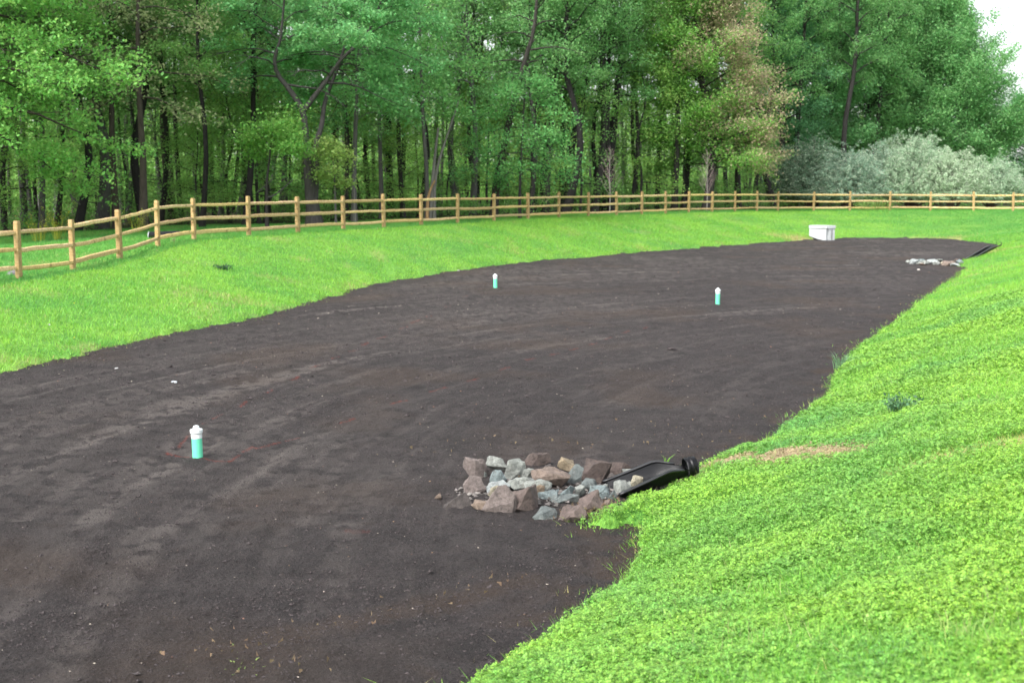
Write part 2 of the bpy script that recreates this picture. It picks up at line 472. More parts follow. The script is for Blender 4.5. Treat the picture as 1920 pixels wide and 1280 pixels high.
# clover, near right bank
x, y = sample(860000, -.08, .72, 2.4, 30, lambda r: np.minimum(1, (8 / r) ** 1.55))
sd = bed_sd(x, y)
cl = fbm(x * .55, y * .55, 4, 111) + (.12 * sst(14, 5, np.hypot(x, y)))
st = straw_mask(x, y)
k = (sd > -.02) & (x > -1.5) & ((cl > .45) | (rng.random(len(x)) < .40)) & (rng.random(len(x)) > st * 1.1) & (rng.random(len(x)) < sst(-.02, .15, sd) + .3)
x = x[k]; y = y[k]; sd = sd[k]; cl = cl[k]; n_ = len(x)
z = lawn_z(x, y, sd) + rng.uniform(.015, .062, n_) * (.6 + .9 * sst(.42, .6, cl))
L = rng.uniform(.0075, .0145, n_) * np.clip(np.hypot(x, y) / 12, 1, 1.6)
a0 = rng.uniform(0, 6.28, n_)
tx = rng.normal(0, .38, n_); ty = rng.normal(0, .38, n_)
v = np.empty((n_, 3, 4, 3))
for j in range(3):
    a = a0 + j * 2.094
    for kk, (rd, sw) in enumerate(((.08, 0), (.62, .55), (1.0, 0), (.62, -.55))):
        dx = (np.cos(a) * rd - np.sin(a) * sw) * L * 1.15; dy = (np.sin(a) * rd + np.cos(a) * sw) * L * 1.15
        v[:, j, kk] = np.stack([x + dx, y + dy, z + dx * tx + dy * ty - rd * L * .15], 1)
o = npmesh('clover', v.reshape(-1, 3), np.arange(n_ * 12).reshape(-1, 4), 4, M['clover'], attrs={'tint': np.zeros(n_ * 12)})
tag(o, 'low clover leaves carpeting the near right bank', kind='stuff')
# grass, near right bank
x, y = sample(640000, -.1, .70, 2.4, 75, lambda r: np.minimum(1, (8 / r) ** 1.35))
sd = bed_sd(x, y)
k = (sd > -.05) & (x > -1.5)
x = x[k]; y = y[k]; sd = sd[k]; r_ = np.hypot(x, y)
st = straw_mask(x, y)
tall = 1 + .35 * sst(.25, .0, sd) * (r_ < 16)
blades('grass', x, y, lawn_z(x, y, sd), .055 * tall * (1 + r_ / 90), .0045 + r_ * .00022, .9, M['blade'], 'fine grass growing through the clover on the right bank',
       tint=np.where(rng.random(len(x)) < st * .9 + .015, .8, 0.0))
x, y = sample(9000, -.05, .6, 2.8, 20, lambda r: np.minimum(1, (8 / r) ** 1.2))
sd = bed_sd(x, y); k = (sd > .05) & (x > -1) & (fbm(x * .9, y * .9, 3, 151) > .56); x = x[k]; y = y[k]; sd = sd[k]
blades('grass_stalks', x, y, lawn_z(x, y, sd), .13, .004, .5, M['weed'], 'thin pale grass stalks standing above the clover', tint=(rng.random(len(x)) < .3) * .8, col=(.30,.46,.12))
# grass on the left and far banks up to the fence and beyond it
x, y = sample(1150000, -.50, .50, 17, 108, lambda r: np.minimum(1, (30 / r) ** 1.2))
sd = bed_sd(x, y)
k = (sd > -.05) & ((x < 3 + (y - 40) * .2) | (y > 62)) & (forest_mask(x, y) < rng.random(len(x)))
x = x[k]; y = y[k]; sd = sd[k]; r_ = np.hypot(x, y)
ins = inside(x, y, CREST) & (x < 24 + rng.normal(0, 2, len(x)))
st = straw_mask(x, y)
tn = np.where(rng.random(len(x)) < st * .75 + .01, .7, 0.0)
z = lawn_z(x, y, sd)
blades('grass', x[ins], y[ins], z[ins], .075, .012 + r_[ins] * .00012, .9, M['blade'], 'bright yellow-green grass on the bank below the fence', tint=tn[ins])
ot = ~ins
blades('grass', x[ot], y[ot], z[ot], .085, .012 + r_[ot] * .00012, .9, M['farblade'], 'darker mown grass along the fence line and the far bank', tint=tn[ot])
x, y = sample(420000, -.50, .46, 5.5, 70, lambda r: np.minimum(1, (9 / r) ** 1.2))
sd = bed_sd(x, y)
k = (sd < .02) & (rng.random(len(x)) < np.exp(np.minimum(sd, 0) / .07) * 1.0)
x = x[k]; y = y[k]
blades('stray_grass', x, y, soil_z(x, y), .05, .006 + np.hypot(x, y) * .0002, 1.5, M['blade'], 'stray grass blades creeping over the edge of the soil', tint=(rng.random(len(x)) < .25) * .9)
# dead straw on the right bank and scattered on the front soil
xs, ys, ts = [], [], []
for a, b_, wd, c_ in ((STRAW[0], STRAW[1], .12, 2600), (STRAW[1], STRAW[2], .16, 3200), (np.array(P(380, 1222)), np.array(P(980, 1083)), .13, 45),
                      (np.array(P(370, 1215)), np.array(P(560, 1250)), .2, 25), (np.array(P(1290, 868, .25)), STRAW[0], .10, 700), (np.array(P(1060, 965)), np.array(P(1150, 945)), .08, 220),
                      (np.array(P(760, 850)), np.array(P(1080, 830)), .35, 30), (np.array(P(1100, 860)), np.array(P(1400, 780)), .7, 70)):
    t = rng.random(c_)[:, None]; q = a + (b_ - a) * t + rng.normal(0, wd, (c_, 2)); xs.append(q[:, 0]); ys.append(q[:, 1]); ts.append(np.full(c_, 1. if c_ > 500 else 0.))
x = np.concatenate(xs); y = np.concatenate(ys); n_ = len(x)
z = gz(x, y) + rng.uniform(.01, .045, n_)
a = rng.uniform(0, 6.28, n_); ln = rng.uniform(.008, .03, n_) * np.where(np.concatenate(ts) > 0, 1, .6); ww = rng.uniform(.0006, .0014, n_)
v = np.empty((n_, 4, 3))
for kk, (s_, q_) in enumerate(((-1, -1), (1, -1), (1, 1), (-1, 1))):
    v[:, kk] = np.stack([x + np.cos(a) * ln * s_ - np.sin(a) * ww * q_, y + np.sin(a) * ln * s_ + np.cos(a) * ww * q_, z + s_ * rng.normal(0, .012, n_)], 1)
o = npmesh('dead_grass', v.reshape(-1, 3), np.arange(n_ * 4).reshape(-1, 4), 4, M['weed'], attrs={'tint': np.repeat(np.concatenate(ts), 4)})
o.color = (.20,.145,.09,1); tag(o, 'dry tan straw scattered by the pipe mouth and over the front soil', kind='stuff')

def lumps(name, x, y, z, s, mt, label, col, flat=.6, tint=None):
    n_ = len(x)
    base = np.array([(1,0,0),(0,1,0),(-1,0,0),(0,-1,0),(0,0,1),(0,0,-.6)], float)
    fc = np.array([(0,1,4),(1,2,4),(2,3,4),(3,0,4),(1,0,5),(2,1,5),(3,2,5),(0,3,5)])
    v = base[None] * rng.uniform(.55, 1.25, (n_, 6, 3)) + rng.normal(0, .18, (n_, 6, 3))
    a = rng.uniform(0, 6.28, n_)[:, None]
    vx = v[:, :, 0] * np.cos(a) - v[:, :, 1] * np.sin(a); vy = v[:, :, 0] * np.sin(a) + v[:, :, 1] * np.cos(a)
    asp = rng.uniform(.6, 1.3, n_)[:, None]
    P_ = np.stack([x[:, None] + vx * s[:, None] * asp, y[:, None] + vy * s[:, None], z[:, None] + v[:, :, 2] * s[:, None] * flat], -1)
    F_ = (np.arange(n_)[:, None, None] * 6 + fc[None]).reshape(-1, 3)
    o = npmesh(name, P_.reshape(-1, 3), F_, 3, mt, attrs={'tint': np.repeat(tint if tint is not None else np.zeros(n_), 6)})
    o.color = (*col, 1)
    return tag(o, label, kind='stuff')
x, y = sample(330000, -.46, .44, 5.5, 50, lambda r: np.minimum(1, (9 / r) ** 2.2))
k = (bed_sd(x, y) < .02) & (fbm(x * 1.3, y * 1.3, 3, 121) + rng.normal(0, .14, len(x)) > .44); x = x[k]; y = y[k]
s = .003 + .010 * rng.random(len(x)) ** 4 + .014 * (rng.random(len(x)) < .012)
lumps('soil_clods', x, y, soil_z(x, y) + s * .2, s * np.clip(np.hypot(x, y) / 12, 1, 2), M['clod'], 'small dark crumbs and clods lying on the soil', (.03,.025,.025))
x, y = sample(6500, -.46, .44, 5.5, 60, lambda r: np.minimum(1, (10 / r) ** 1.6))
k = bed_sd(x, y) < .02; x = x[k]; y = y[k]
s = .0025 + .009 * rng.random(len(x)) ** 4
lumps('pebbles', x, y, soil_z(x, y) + s * .4, s * np.clip(np.hypot(x, y) / 14, 1, 2.2), M['pebble'], 'pale pebbles and chips speckling the soil', (.27,.235,.195), tint=(rng.random(len(x)) < .3) * .8)

# ================================================================ TREES
def tube(path, rad, sides=6, rs=None, irr=0):
    path = np.asarray(path, float); n_ = len(path)
    d = np.gradient(path, axis=0); d /= np.linalg.norm(d, axis=1)[:, None] + 1e-9
    ref = np.array((1, 0, 0.)) if abs(d[0][2]) > .5 else np.array((0, 0, 1.))
    u = np.cross(d, ref); u /= np.linalg.norm(u, axis=1)[:, None] + 1e-9
    v = np.cross(d, u)
    a = np.linspace(0, 2 * np.pi, sides, endpoint=False)
    r = np.asarray(rad, float)[:, None] * np.ones(sides)[None]
    if irr: r = r * (1 + irr * (rs.random(sides)[None] - .5) + irr * .5 * (rs.random((n_, sides)) - .5))
    V = path[:, None] + (u[:, None] * np.cos(a)[None, :, None] + v[:, None] * np.sin(a)[None, :, None]) * r[..., None]
    i = np.arange(n_ - 1)[:, None] * sides; j = np.arange(sides)[None]; j2 = (j + 1) % sides
    Q = np.stack([i + j, i + j2, i + sides + j2, i + sides + j], -1).reshape(-1, 4)
    return V.reshape(-1, 3), Q
class Acc:
    def __init__(s): s.v = []; s.f = []; s.n = 0
    def add(s, vf):
        s.v.append(vf[0]); s.f.append(vf[1] + s.n); s.n += len(vf[0])
    def get(s): return np.concatenate(s.v), np.concatenate(s.f)
def leaves(rs, cen, per, spread, size, up=.6, asp=.6):
    cen = np.repeat(np.asarray(cen), per, axis=0); n_ = len(cen)
    c = cen + rs.normal(0, 1, (n_, 3)) * np.asarray(spread)
    nn = rs.normal(0, 1, (n_, 3)); nn[:, 2] += up * 2; nn /= np.linalg.norm(nn, axis=1)[:, None]
    a = rs.normal(0, 1, (n_, 3)); a -= (a * nn).sum(1)[:, None] * nn; a /= np.linalg.norm(a, axis=1)[:, None] + 1e-9
    b_ = np.cross(nn, a)
    s_ = (size * rs.uniform(.6, 1.35, n_))[:, None]
    v = np.stack([c + a * s_ * .5, c + b_ * s_ * .5 * asp, c - a * s_ * .5, c - b_ * s_ * .5 * asp], 1)
    return v.reshape(-1, 3), np.arange(n_ * 4).reshape(-1, 4)
def bez(pts, n_):
    pts = np.asarray(pts, float); t = np.linspace(0, len(pts) - 1, n_)
    out = np.empty((n_, 3)); m_ = len(pts)
    for i, tt in enumerate(t):
        k = min(int(tt), m_ - 2); u = tt - k
        p0 = pts[max(k - 1, 0)]; p1 = pts[k]; p2 = pts[k + 1]; p3 = pts[min(k + 2, m_ - 1)]
        out[i] = .5 * ((2 * p1) + (p2 - p0) * u + (2 * p0 - 5 * p1 + 4 * p2 - p3) * u * u + (3 * p1 - p0 - 3 * p2 + p3) * u ** 3)
    return out
def tree_geo(seed, H=18, r0=.2, cb=5, Rr=4, nprim=26, per=34, ls=.16, stems=None, prof='forest', sec=5, pad=.36, e0=10, e1=55, sparse=0, tintfn=None, droop=.12, asp=.6, base_flare=1.5, cull=0, pz=.5, gap=.37):
    rs = np.random.default_rng(seed)
    W = Acc(); cen = []
    if stems is None:
        wob = rs.normal(0, .022 * H, (5, 3)); wob[:, 2] = 0; wob[0] = 0
        pts = [(0, 0, -.4)] + [tuple(np.array((0, 0, H * q)) + wob[i + 1] * (1 if q < 1 else .5)) for i, q in enumerate((.25, .5, .75, 1))]
        stems = [(pts, r0, .02, 1.0)]
    for pts, ra, rb, share in stems:
        pth = bez(pts, 14); t = np.linspace(0, 1, 14)
        rad = ra * (1 - t) ** .8 + rb
        if pts[0][2] < 0: rad = rad * (1 + (base_flare - 1) * np.exp(-np.maximum(pth[:, 2], 0) / .5))
        W.add(tube(pth, rad, 8, rs, .18))
        zt = pth[-1][2]
        npb = int(nprim * share)
        for i in range(npb):
            q = (i + rs.random()) / npb
            z_ = max(cb, pth[0][2]) + (zt - max(cb, pth[0][2])) * q
            z_ = min(z_, zt)
            k = np.interp(z_, pth[:, 2], np.arange(14))
            k0 = int(min(k, 12)); p = pth[k0] + (pth[k0 + 1] - pth[k0]) * (k - k0)
            rt = np.interp(k, np.arange(14), rad)
            qq = (z_ - cb) / max(zt - cb, 1)
            if prof == 'forest': L = Rr * (.55 + .45 * math.sin(math.pi * min(1, qq * .9 + .15)))
            elif prof == 'dome': L = Rr * (max(0, 1 - qq ** 2.2)) ** .5 * (.8 + .2 * min(1, qq * 4))
            elif prof == 'cone': L = Rr * (1 - qq * .85) ** .75
            L = max(.5, L * rs.uniform(.65, 1.15))
            aa = i * 2.399 + rs.uniform(-.5, .5); el = R(e0 + (e1 - e0) * qq + rs.uniform(-10, 10))
            d = np.array((math.cos(aa) * math.cos(el), math.sin(aa) * math.cos(el), math.sin(el)))
            side = np.array((-math.sin(aa), math.cos(aa), 0))
            bend = rs.uniform(-.18, .18)
            bp = np.array([p + d * L * u + side * bend * L * u * u + np.array((0, 0, -droop * L * u * u * 1.5)) + rs.normal(0, .02 * L, 3) * (u > 0) for u in (0, .25, .5, .75, 1)])
            rb_ = min(rt * .5, .02 + .013 * L)
            W.add(tube(bp, np.linspace(rb_, .008, 5), 4))
            if rs.random() < sparse: continue
            for j in range(sec):
                u = .28 + .72 * (j + rs.random()) / sec
                kk = min(int(u * 4), 3); sp = bp[kk] + (bp[kk + 1] - bp[kk]) * (u * 4 - kk)
                sl = L * .42 * (1.15 - u * .6) * rs.uniform(.6, 1.2)
                sa = aa + (1 if j % 2 else -1) * rs.uniform(.4, 1.2); se = el * .5 + rs.uniform(-.25, .35)
                sdv = np.array((math.cos(sa) * math.cos(se), math.sin(sa) * math.cos(se), math.sin(se)))
                e = sp + sdv * sl + np.array((0, 0, -droop * sl))
                W.add(tube([sp, (sp + e) / 2 + rs.normal(0, .03, 3), e], [.014, .009, .004], 3))
                cen += [sp + sdv * sl * .45, e, sp + sdv * sl * .8 + rs.normal(0, .25, 3)]
            cen.append(bp[-1]); cen.append(bp[3] + rs.normal(0, .2, 3))
    cen = np.array(cen)
    lv, lf = leaves(rs, cen, per, (pad, pad, pad * pz), ls, .6, asp)
    # break the crown into lighter and gappier patches
    nn = fbm(lv[::4, 0] * .9 + lv[::4, 2] * .35, lv[::4, 1] * .9 + lv[::4, 2] * .8, 3, seed)
    keep = nn + rs.normal(0, .03, len(nn)) > gap
    if cull: keep &= ~((lv[::4, 1] < .2) & (lv[::4, 2] < cull))
    lv = lv.reshape(-1, 4, 3)[keep].reshape(-1, 3); lf = np.arange(len(lv)).reshape(-1, 4)
    tint = tintfn(lv, rs) if tintfn else np.zeros(len(lv))
    return W.get(), (lv, lf), tint
PROTO = {}
def make_tree(name, geo_args, leafmat='leaf'):
    (tv, tf), (lv, lf), ti = tree_geo(**geo_args)
    root = empty(name)
    t = npmesh('trunk', tv, tf, 4, M['bark'], root, smooth=True)
    c = npmesh('crown', lv, lf, 4, M[leafmat], root, attrs={'tint': ti})
    return root
def set_tree(root, x, y, rz, s, leafc, barkc, label, group=None, cat='tree', zs=1.0, sink=.1):
    root.location = (x, y, g1(x, y) - sink); root.rotation_euler = (0, 0, rz); root.scale = (s, s, s * zs)
    for ch in root.children:
        st = ch.name.split('.')[0]
        if st == 'trunk': ch.color = (*barkc, 1)
        else: ch.color = (*leafc, 1)
    tag(root, label, cat, group)

def bay(px):
    return int(np.searchsorted(POST_PX, px))    # 0: left of the first post in view
WORDS = ['left of the first post','first','second','third','fourth','fifth','sixth','seventh','eighth','ninth','tenth','eleventh','twelfth','thirteenth','fourteenth','fifteenth',
         'sixteenth','seventeenth','eighteenth','nineteenth','twentieth','twenty-first','twenty-second','twenty-third','twenty-fourth','twenty-fifth','twenty-sixth','twenty-seventh','twenty-eighth','twenty-ninth']
DARK = (.050,.046,.044); BLACK = (.032,.029,.029); GREY = (.12,.115,.11); BRN = (.085,.070,.060); PALE = (.20,.19,.175)  # bark tones lifted to stand in for haze paling the wood's shadows
G1 = (.23,.44,.13); G2 = (.20,.42,.145); G3 = (.28,.50,.13); G4 = (.19,.38,.135); G5 = (.25,.37,.15); G6 = (.31,.52,.13); BLUEG = (.19,.45,.165)
PARGS = {
 'a': dict(seed=1, H=15, r0=.22, cb=5.6, Rr=3.6, nprim=28, per=24, ls=.125, sec=9, pad=.24, gap=.41, pz=.6),
 'b': dict(seed=2, H=16, r0=.22, cb=6.6, Rr=3.4, nprim=26, per=24, ls=.125, sec=9, pad=.24, gap=.41, e0=25, pz=.7),
 'c': dict(seed=3, H=14, r0=.22, cb=4.2, Rr=4.0, nprim=30, per=24, ls=.125, sec=9, pad=.24, gap=.41, droop=.25, pz=.55),
 'd': dict(seed=4, H=16, r0=.22, cb=7.4, Rr=3.3, nprim=24, per=24, ls=.125, sec=9, pad=.24, gap=.41, e0=30, pz=.7),
 'u': dict(seed=5, H=8, r0=.06, cb=1.6, Rr=2.4, nprim=16, per=34, ls=.12, droop=.2, sec=4, pad=.42),
 'v': dict(seed=6, H=6, r0=.05, cb=1.0, Rr=2.3, nprim=14, per=34, ls=.12, droop=.1, sec=4, pad=.42),
}
def get_tree(key, name):
    if key not in PROTO:
        PROTO[key] = make_tree(name, PARGS[key]); return PROTO[key]
    c = copy_tree(PROTO[key]); c.name = name
    return c
PLACED = []
def edge(px): return float(np.interp(px, EDGE_PX, EDGE_D))
entries = []   # (px, depth offset, proto, radius at base m, leaf colour, bark colour, height scale)
# the trunks that can be told apart in the photograph, left to right
for px, off, key, r, lc, bc in [
    (8,3,'a',.16,G4,DARK),(45,5,'b',.20,G4,GREY),(62,7,'d',.16,G4,GREY),(76,1,'b',.13,G1,GREY),(104,2,'d',.12,G1,DARK),(139,0,'b',.23,G5,BLACK),
    (188,1.5,'d',.34,G5,GREY),(221,0,'b',.21,G5,BRN),(238,5,'a',.13,G4,GREY),(275,0,'d',.24,G1,BLACK),(299,3,'b',.16,G1,DARK),(324,5,'a',.18,G5,BRN),(341,8,'d',.15,G4,DARK),
    (378,-3,'b',.13,G1,BLACK),(412,9,'a',.16,G1,GREY),(446,8,'d',.24,G4,GREY),(459,-2,'b',.21,G2,BLACK),(478,5,'d',.22,G4,DARK),(505,6,'c',.12,G1,DARK),(535,10,'a',.16,G1,GREY),
    (622,10,'b',.18,G2,DARK),(645,2,'a',.13,G2,DARK),(682,8,'b',.18,G4,DARK),(716,1,'c',.14,G2,GREY),(733,4,'d',.25,G2,BLACK),(757,2,'a',.17,G2,DARK),(782,3,'b',.20,G2,BLACK),
    (858,8,'d',.24,G4,GREY),(884,6,'a',.24,G2,GREY),(905,7,'b',.20,G2,DARK),(952,9,'c',.16,G2,GREY),(992,2,'d',.18,G2,DARK),(1006,3,'b',.15,G2,BLACK),(1022,3,'a',.28,G2,DARK),
    (1056,0,'b',.30,G2,BLACK),(1078,9,'d',.15,G1,DARK),(1112,2,'d',.36,G2,DARK),(1128,4,'b',.20,G2,BLACK),(1148,1,'a',.28,G2,BLACK),(1182,4,'b',.20,G1,DARK),(1198,7,'a',.2,G1,DARK),
    (1232,6,'d',.2,G1,DARK),(1264,1,'b',.26,G1,DARK),(1281,1.5,'d',.30,G1,BLACK),(1366,5,'b',.22,G1,DARK),(1384,2,'a',.28,G1,DARK),(1412,6,'d',.22,G2,DARK),(1455,3,'b',.3,G2,BLACK),
    (1490,6,'a',.3,G2,DARK),(1560,10,'d',.3,G2,DARK),(1592,4,'b',.32,G2,DARK),(1630,8,'a',.26,G2,DARK)]:
    entries.append((px, off, key, r, lc, bc))
rnd = random.Random(5)
for px in list(range(-330, 0, 42)) + list(range(2100, 2260, 50)):      # just past both edges of the view
    entries.append((px, rnd.uniform(-1, 8), rnd.choice('abd'), rnd.uniform(.14, .26), G1, rnd.choice((DARK, GREY))))
for px in range(20, 1640, 62):                                         # second and third rows
    entries.append((px + rnd.uniform(-20, 20), rnd.uniform(12, 17), rnd.choice('abcd'), rnd.uniform(.13, .22), rnd.choice((G1, G2, G4, G6)), rnd.choice((DARK, GREY, BRN))))
for px in range(-20, 1660, 75):
    entries.append((px + rnd.uniform(-25, 25), rnd.uniform(20, 27), rnd.choice('abcd'), rnd.uniform(.13, .2), rnd.choice((G1, G2, G6)), rnd.choice((DARK, GREY))))
by_bay = {}
for e in entries: by_bay.setdefault(bay(e[0]), []).append(e)
BK = {DARK: 'dark-barked', BLACK: 'black-barked', GREY: 'grey-barked', BRN: 'brown-barked', PALE: 'pale'}
ORD = ['nearest', 'second nearest', 'third nearest', 'fourth nearest', 'fifth nearest', 'sixth nearest', 'seventh nearest', 'eighth nearest', 'ninth nearest', 'tenth nearest', 'farthest']
for bi in sorted(by_bay):
    lst = sorted(by_bay[bi], key=lambda e: edge(e[0]) + e[1])
    rank = {}
    for i, (px, off, key, r, lc, bc) in enumerate(lst):
        d = edge(px) + off
        x, y = XY(px, d, 1.0)
        s = rnd.uniform(.92, 1.1)
        t = get_tree(key, 'forest_tree')
        size = 'broad' if r >= .24 else ('slim' if r < .16 else 'tall')
        j = rank.get((size, bc), 0); rank[(size, bc)] = j + 1
        if px < 36: where = 'left of the leftmost fence post'
        elif px > 1899: where = 'beyond the last fence post'
        else: where = 'behind the %s fence bay from left' % WORDS[bi]
        lab = '%s %s wood tree, %s %s' % (size, BK[bc], ORD[min(j, 10)], where)
        set_tree(t, x, y, rnd.uniform(0, 6.28), s, lc, bc, lab, 'trees of the wood behind the fence')
        for ch in t.children:
            if ch.name.startswith('trunk'):
                ch.scale = (r / .26 / s * 1.0, r / .26 / s * 1.0, 1) if False else (1, 1, 1)
        t.scale = (s, s, (CAMZ + 348 / F * d + 2.8) / PARGS[key]['H'] * rnd.uniform(.93, 1.12))
        t.rotation_euler = (rnd.gauss(0, .03), rnd.gauss(0, .03), t.rotation_euler.z)
        f_ = r * .8 / (.22 * 1.05 * s)
        # thickness: the trunk part is scaled about its own axis, branches included, only mildly
        for ch in t.children:
            if ch.name.startswith('trunk'): ch.scale = (max(.55, min(1.15, f_)),) * 2 + (1,)
        PLACED.append((x, y))
# understorey
ul = []
for px in range(-40, 1430, 40):
    ul.append((px + rnd.uniform(-25, 25), rnd.uniform(0, 18)))
ub = {}
for e in ul: ub.setdefault(bay(e[0]), []).append(e)
for bi in sorted(ub):
    for i, (px, off) in enumerate(sorted(ub[bi], key=lambda e: e[1] + edge(e[0]))):
        x, y = XY(px, edge(px) + off, 1.0)
        t = get_tree(rnd.choice('uv'), 'leafy_sapling')
        c_ = rnd.choice((G1, G3, G6, G3))
        where = 'behind the %s fence bay from the left' % WORDS[bi] if px > 36 else 'left of the leftmost fence post'
        set_tree(t, x, y, rnd.uniform(0, 6.28), rnd.uniform(.75, 1.25), c_, DARK, '%s young leafy understorey tree %s' % (ORD[i] , where), 'leafy young trees under the wood')

# ---- trees with a shape of their own
def T(px, py, d, bx, by, bz):           # offset (x, z) of a pixel at depth d from a tree base
    v = 640 - py; ry = v * _s + F * _c
    k = d / ry
    return ((px - 960) * k - bx, CAMZ + (v * _c - F * _s) * k - bz)
def special(name, px, d, stems_px, args, leafc, barkc, label, cat='tree', leafmat='leaf', group=None):
    x, y = XY(px, d, 1.0); z = g1(x, y) - .1
    st = []
    for pts, ra, rb, share, dy in stems_px:
        pp = []
        for i, (a, b_) in enumerate(pts):
            if b_ is None: pp.append((T(a, 400, d, x, y, z)[0], 0, -.3)); continue
            tx_, tz_ = T(a, b_, d, x, y, z); pp.append((tx_, dy * i / max(1, len(pts) - 1), tz_))
        st.append((pp, ra, rb, share))
    args = dict(args); args['stems'] = st if st else None
    root = make_tree(name, args, leafmat)
    root.location = (x, y, z)
    for ch in root.children: ch.color = (*(barkc if ch.name.startswith('trunk') else leafc), 1)
    tag(root, label, cat, group); return root
# grey forked tree
special('forked_tree', 584, 55.5, [
    ([(590,None),(588,400),(580,330),(574,275)], .22, .14, 0, 0),
    ([(588,400),(592,320),(590,270),(600,240),(606,190),(620,150),(650,60),(670,-60)], .13, .03, .6, .8),
    ([(575,280),(572,240),(568,208),(545,170),(522,140),(518,110),(530,70),(540,-40)], .13, .03, .5, -.5),
    ([(568,210),(590,180),(612,150),(640,110),(690,60),(720,-20)], .10, .03, .6, .3)],
    dict(seed=31, cb=6.0, Rr=3.4, nprim=28, per=46, ls=.15, e0=5, e1=45, droop=.25, sec=6, cull=7.5, pad=.27), BLUEG, (.075,.070,.068), 'grey-trunked tree forking into two dark crooked limbs in the wood')
# leaning dark tree
special('leaning_tree', 924, 68, [([(924,None),(930,350),(945,270),(962,200),(985,110),(1002,50),(1010,-60)], .17, .05, 1, 0)],
    dict(seed=32, cull=13, cb=6.5, Rr=3.2, nprim=16, per=34, ls=.15, e0=5, e1=40, droop=.3), G2, (.05,.045,.04), 'slender brown trunk leaning right and curving up through the wood')
special('leaning_tree', 1022, 83, [([(1022,None),(1020,330),(1030,260),(1044,190),(1052,120),(1050,40)], .22, .06, 1, 0),([(1020,None),(1020,300),(1012,230),(1010,150),(1014,60)], .16, .05, .6, .4)],
    dict(seed=33, cull=12, cb=8, Rr=3.0, nprim=12, per=34, ls=.16, e0=15, e1=50), G2, BLACK, 'black double-stemmed tree spreading in a narrow V above the fence')
special('leaning_tree', 1056, 82, [([(1056,None),(1062,320),(1075,260),(1088,190),(1110,120),(1120,60)], .24, .06, 1, 0),([(1054,None),(1054,300),(1058,200),(1064,120),(1068,30)], .18, .05, .6, .4)],
    dict(seed=34, cull=12, cb=9, Rr=3.0, nprim=12, per=30, ls=.16, e0=15, e1=50), G2, BLACK, 'thick black tree with one stem upright and one leaning right')
special('leaning_tree', 1140, 85, [([(1138,None),(1142,320),(1150,240),(1158,170),(1165,90),(1172,0)], .26, .08, 1, 0)],
    dict(seed=35, cull=12, cb=9, Rr=3.0, nprim=10, per=30, ls=.16, e0=15, e1=50), G1, BLACK, 'heavy black trunk leaning slightly right behind the left bare sapling')
# crooked low dead branches near the forked tree, and pale split snag
def wood_only(name, px, d, stems_px, barkc, label, cat, sides=6, tw=0):
    x, y = XY(px, d, 1.0); z = g1(x, y) - .1; W = Acc(); rs = np.random.default_rng(px)
    for pts, ra, rb in stems_px:
        pp = []
        for i, (a, b_) in enumerate(pts):
            if b_ is None: pp.append((T(a, 400, d, x, y, z)[0], 0, -.2)); continue
            q = T(a, b_, d, x, y, z); pp.append((q[0], .15 * i, q[1]))
        W.add(tube(bez(pp, 12), np.linspace(ra, rb, 12), sides, rs, .25))
    o = npmesh(name, *W.get(), 4, M['bark'], smooth=True); o.location = (x, y, z); o.color = (*barkc, 1)
    return tag(o, label, cat)
sn = empty('broken_tree', (*XY(810, 63, 1.0), 0)); sn.location.z = g1(sn.location.x, sn.location.y) - .1
for nm, pts, ra, rb, colr in (('trunk', [(806,None),(808,380),(812,330),(816,290),(822,240)], .11, .05, PALE), ('trunk', [(815,None),(815,350),(824,300),(836,262),(852,215),(860,190)], .09, .02, PALE), ('broken_limb', [(802,425),(802,385),(806,360),(816,338)], .09, .03, (.45,.27,.14))):
    pp = []
    for i, (a, b_) in enumerate(pts):
        q = T(a, 400 if b_ is None else b_, 63, sn.location.x, sn.location.y, sn.location.z); pp.append((q[0], -.15 if nm != 'trunk' else 0, -.2 if b_ is None else q[1]))
    o = npmesh(nm, *tube(bez(pp, 12), np.linspace(ra, rb, 12), 7, np.random.default_rng(4), .3), 4, M['bark'], sn, smooth=True); o.color = (*colr, 1)
tag(sn, 'pale grey split tree with a torn orange-tan limb at its foot', 'tree')
wood_only('fallen_branch', 520, 57, [([(498,372),(515,365),(530,352),(545,338)], .05, .02), ([(484,360),(500,345),(515,330)], .035, .012)], GREY, 'grey dead branches leaning low beside the forked tree', 'branch')
wood_only('fallen_branch', 150, 53, [([(125,350),(133,370),(146,384)], .04, .025), ([(138,335),(158,348),(178,358)], .03, .015)], GREY, 'thin grey dead branches hanging between the trunks at left', 'branch')
# bright maple at the left edge
t = special('maple_tree', -50, 45, [], dict(seed=41, H=17, r0=.24, cb=3.6, Rr=5.8, nprim=76, per=64, ls=.14, e0=-4, e1=50, droop=.22, sec=9, pad=.27, gap=.40), (.22,.47,.11), BRN, 'bright green maple overhanging from the left edge with low leafy branches')
t = special('oak_tree', 300, 52, [([(268,None),(268,300),(262,200),(258,60),(262,-150)], .12, .04, 1, 0)], dict(seed=42, cb=5.2, Rr=4.2, nprim=16, per=24, ls=.14, e0=0, e1=35, droop=.2, sec=5, pad=.33), (.32,.37,.18), BRN, 'tree with sparse brownish-green new leaves spreading above the fence corner')
special('bright_sapling', 470, 53, [([(500,None),(500,350),(505,300),(512,230)], .05, .02, 1, 0)], dict(seed=43, cb=3.4, Rr=1.5, nprim=9, per=40, ls=.13, e0=-5, e1=20, droop=.15, sec=5, pad=.3), (.20,.42,.09), DARK, 'sapling with flat bright green leaf layers just left of the forked tree')
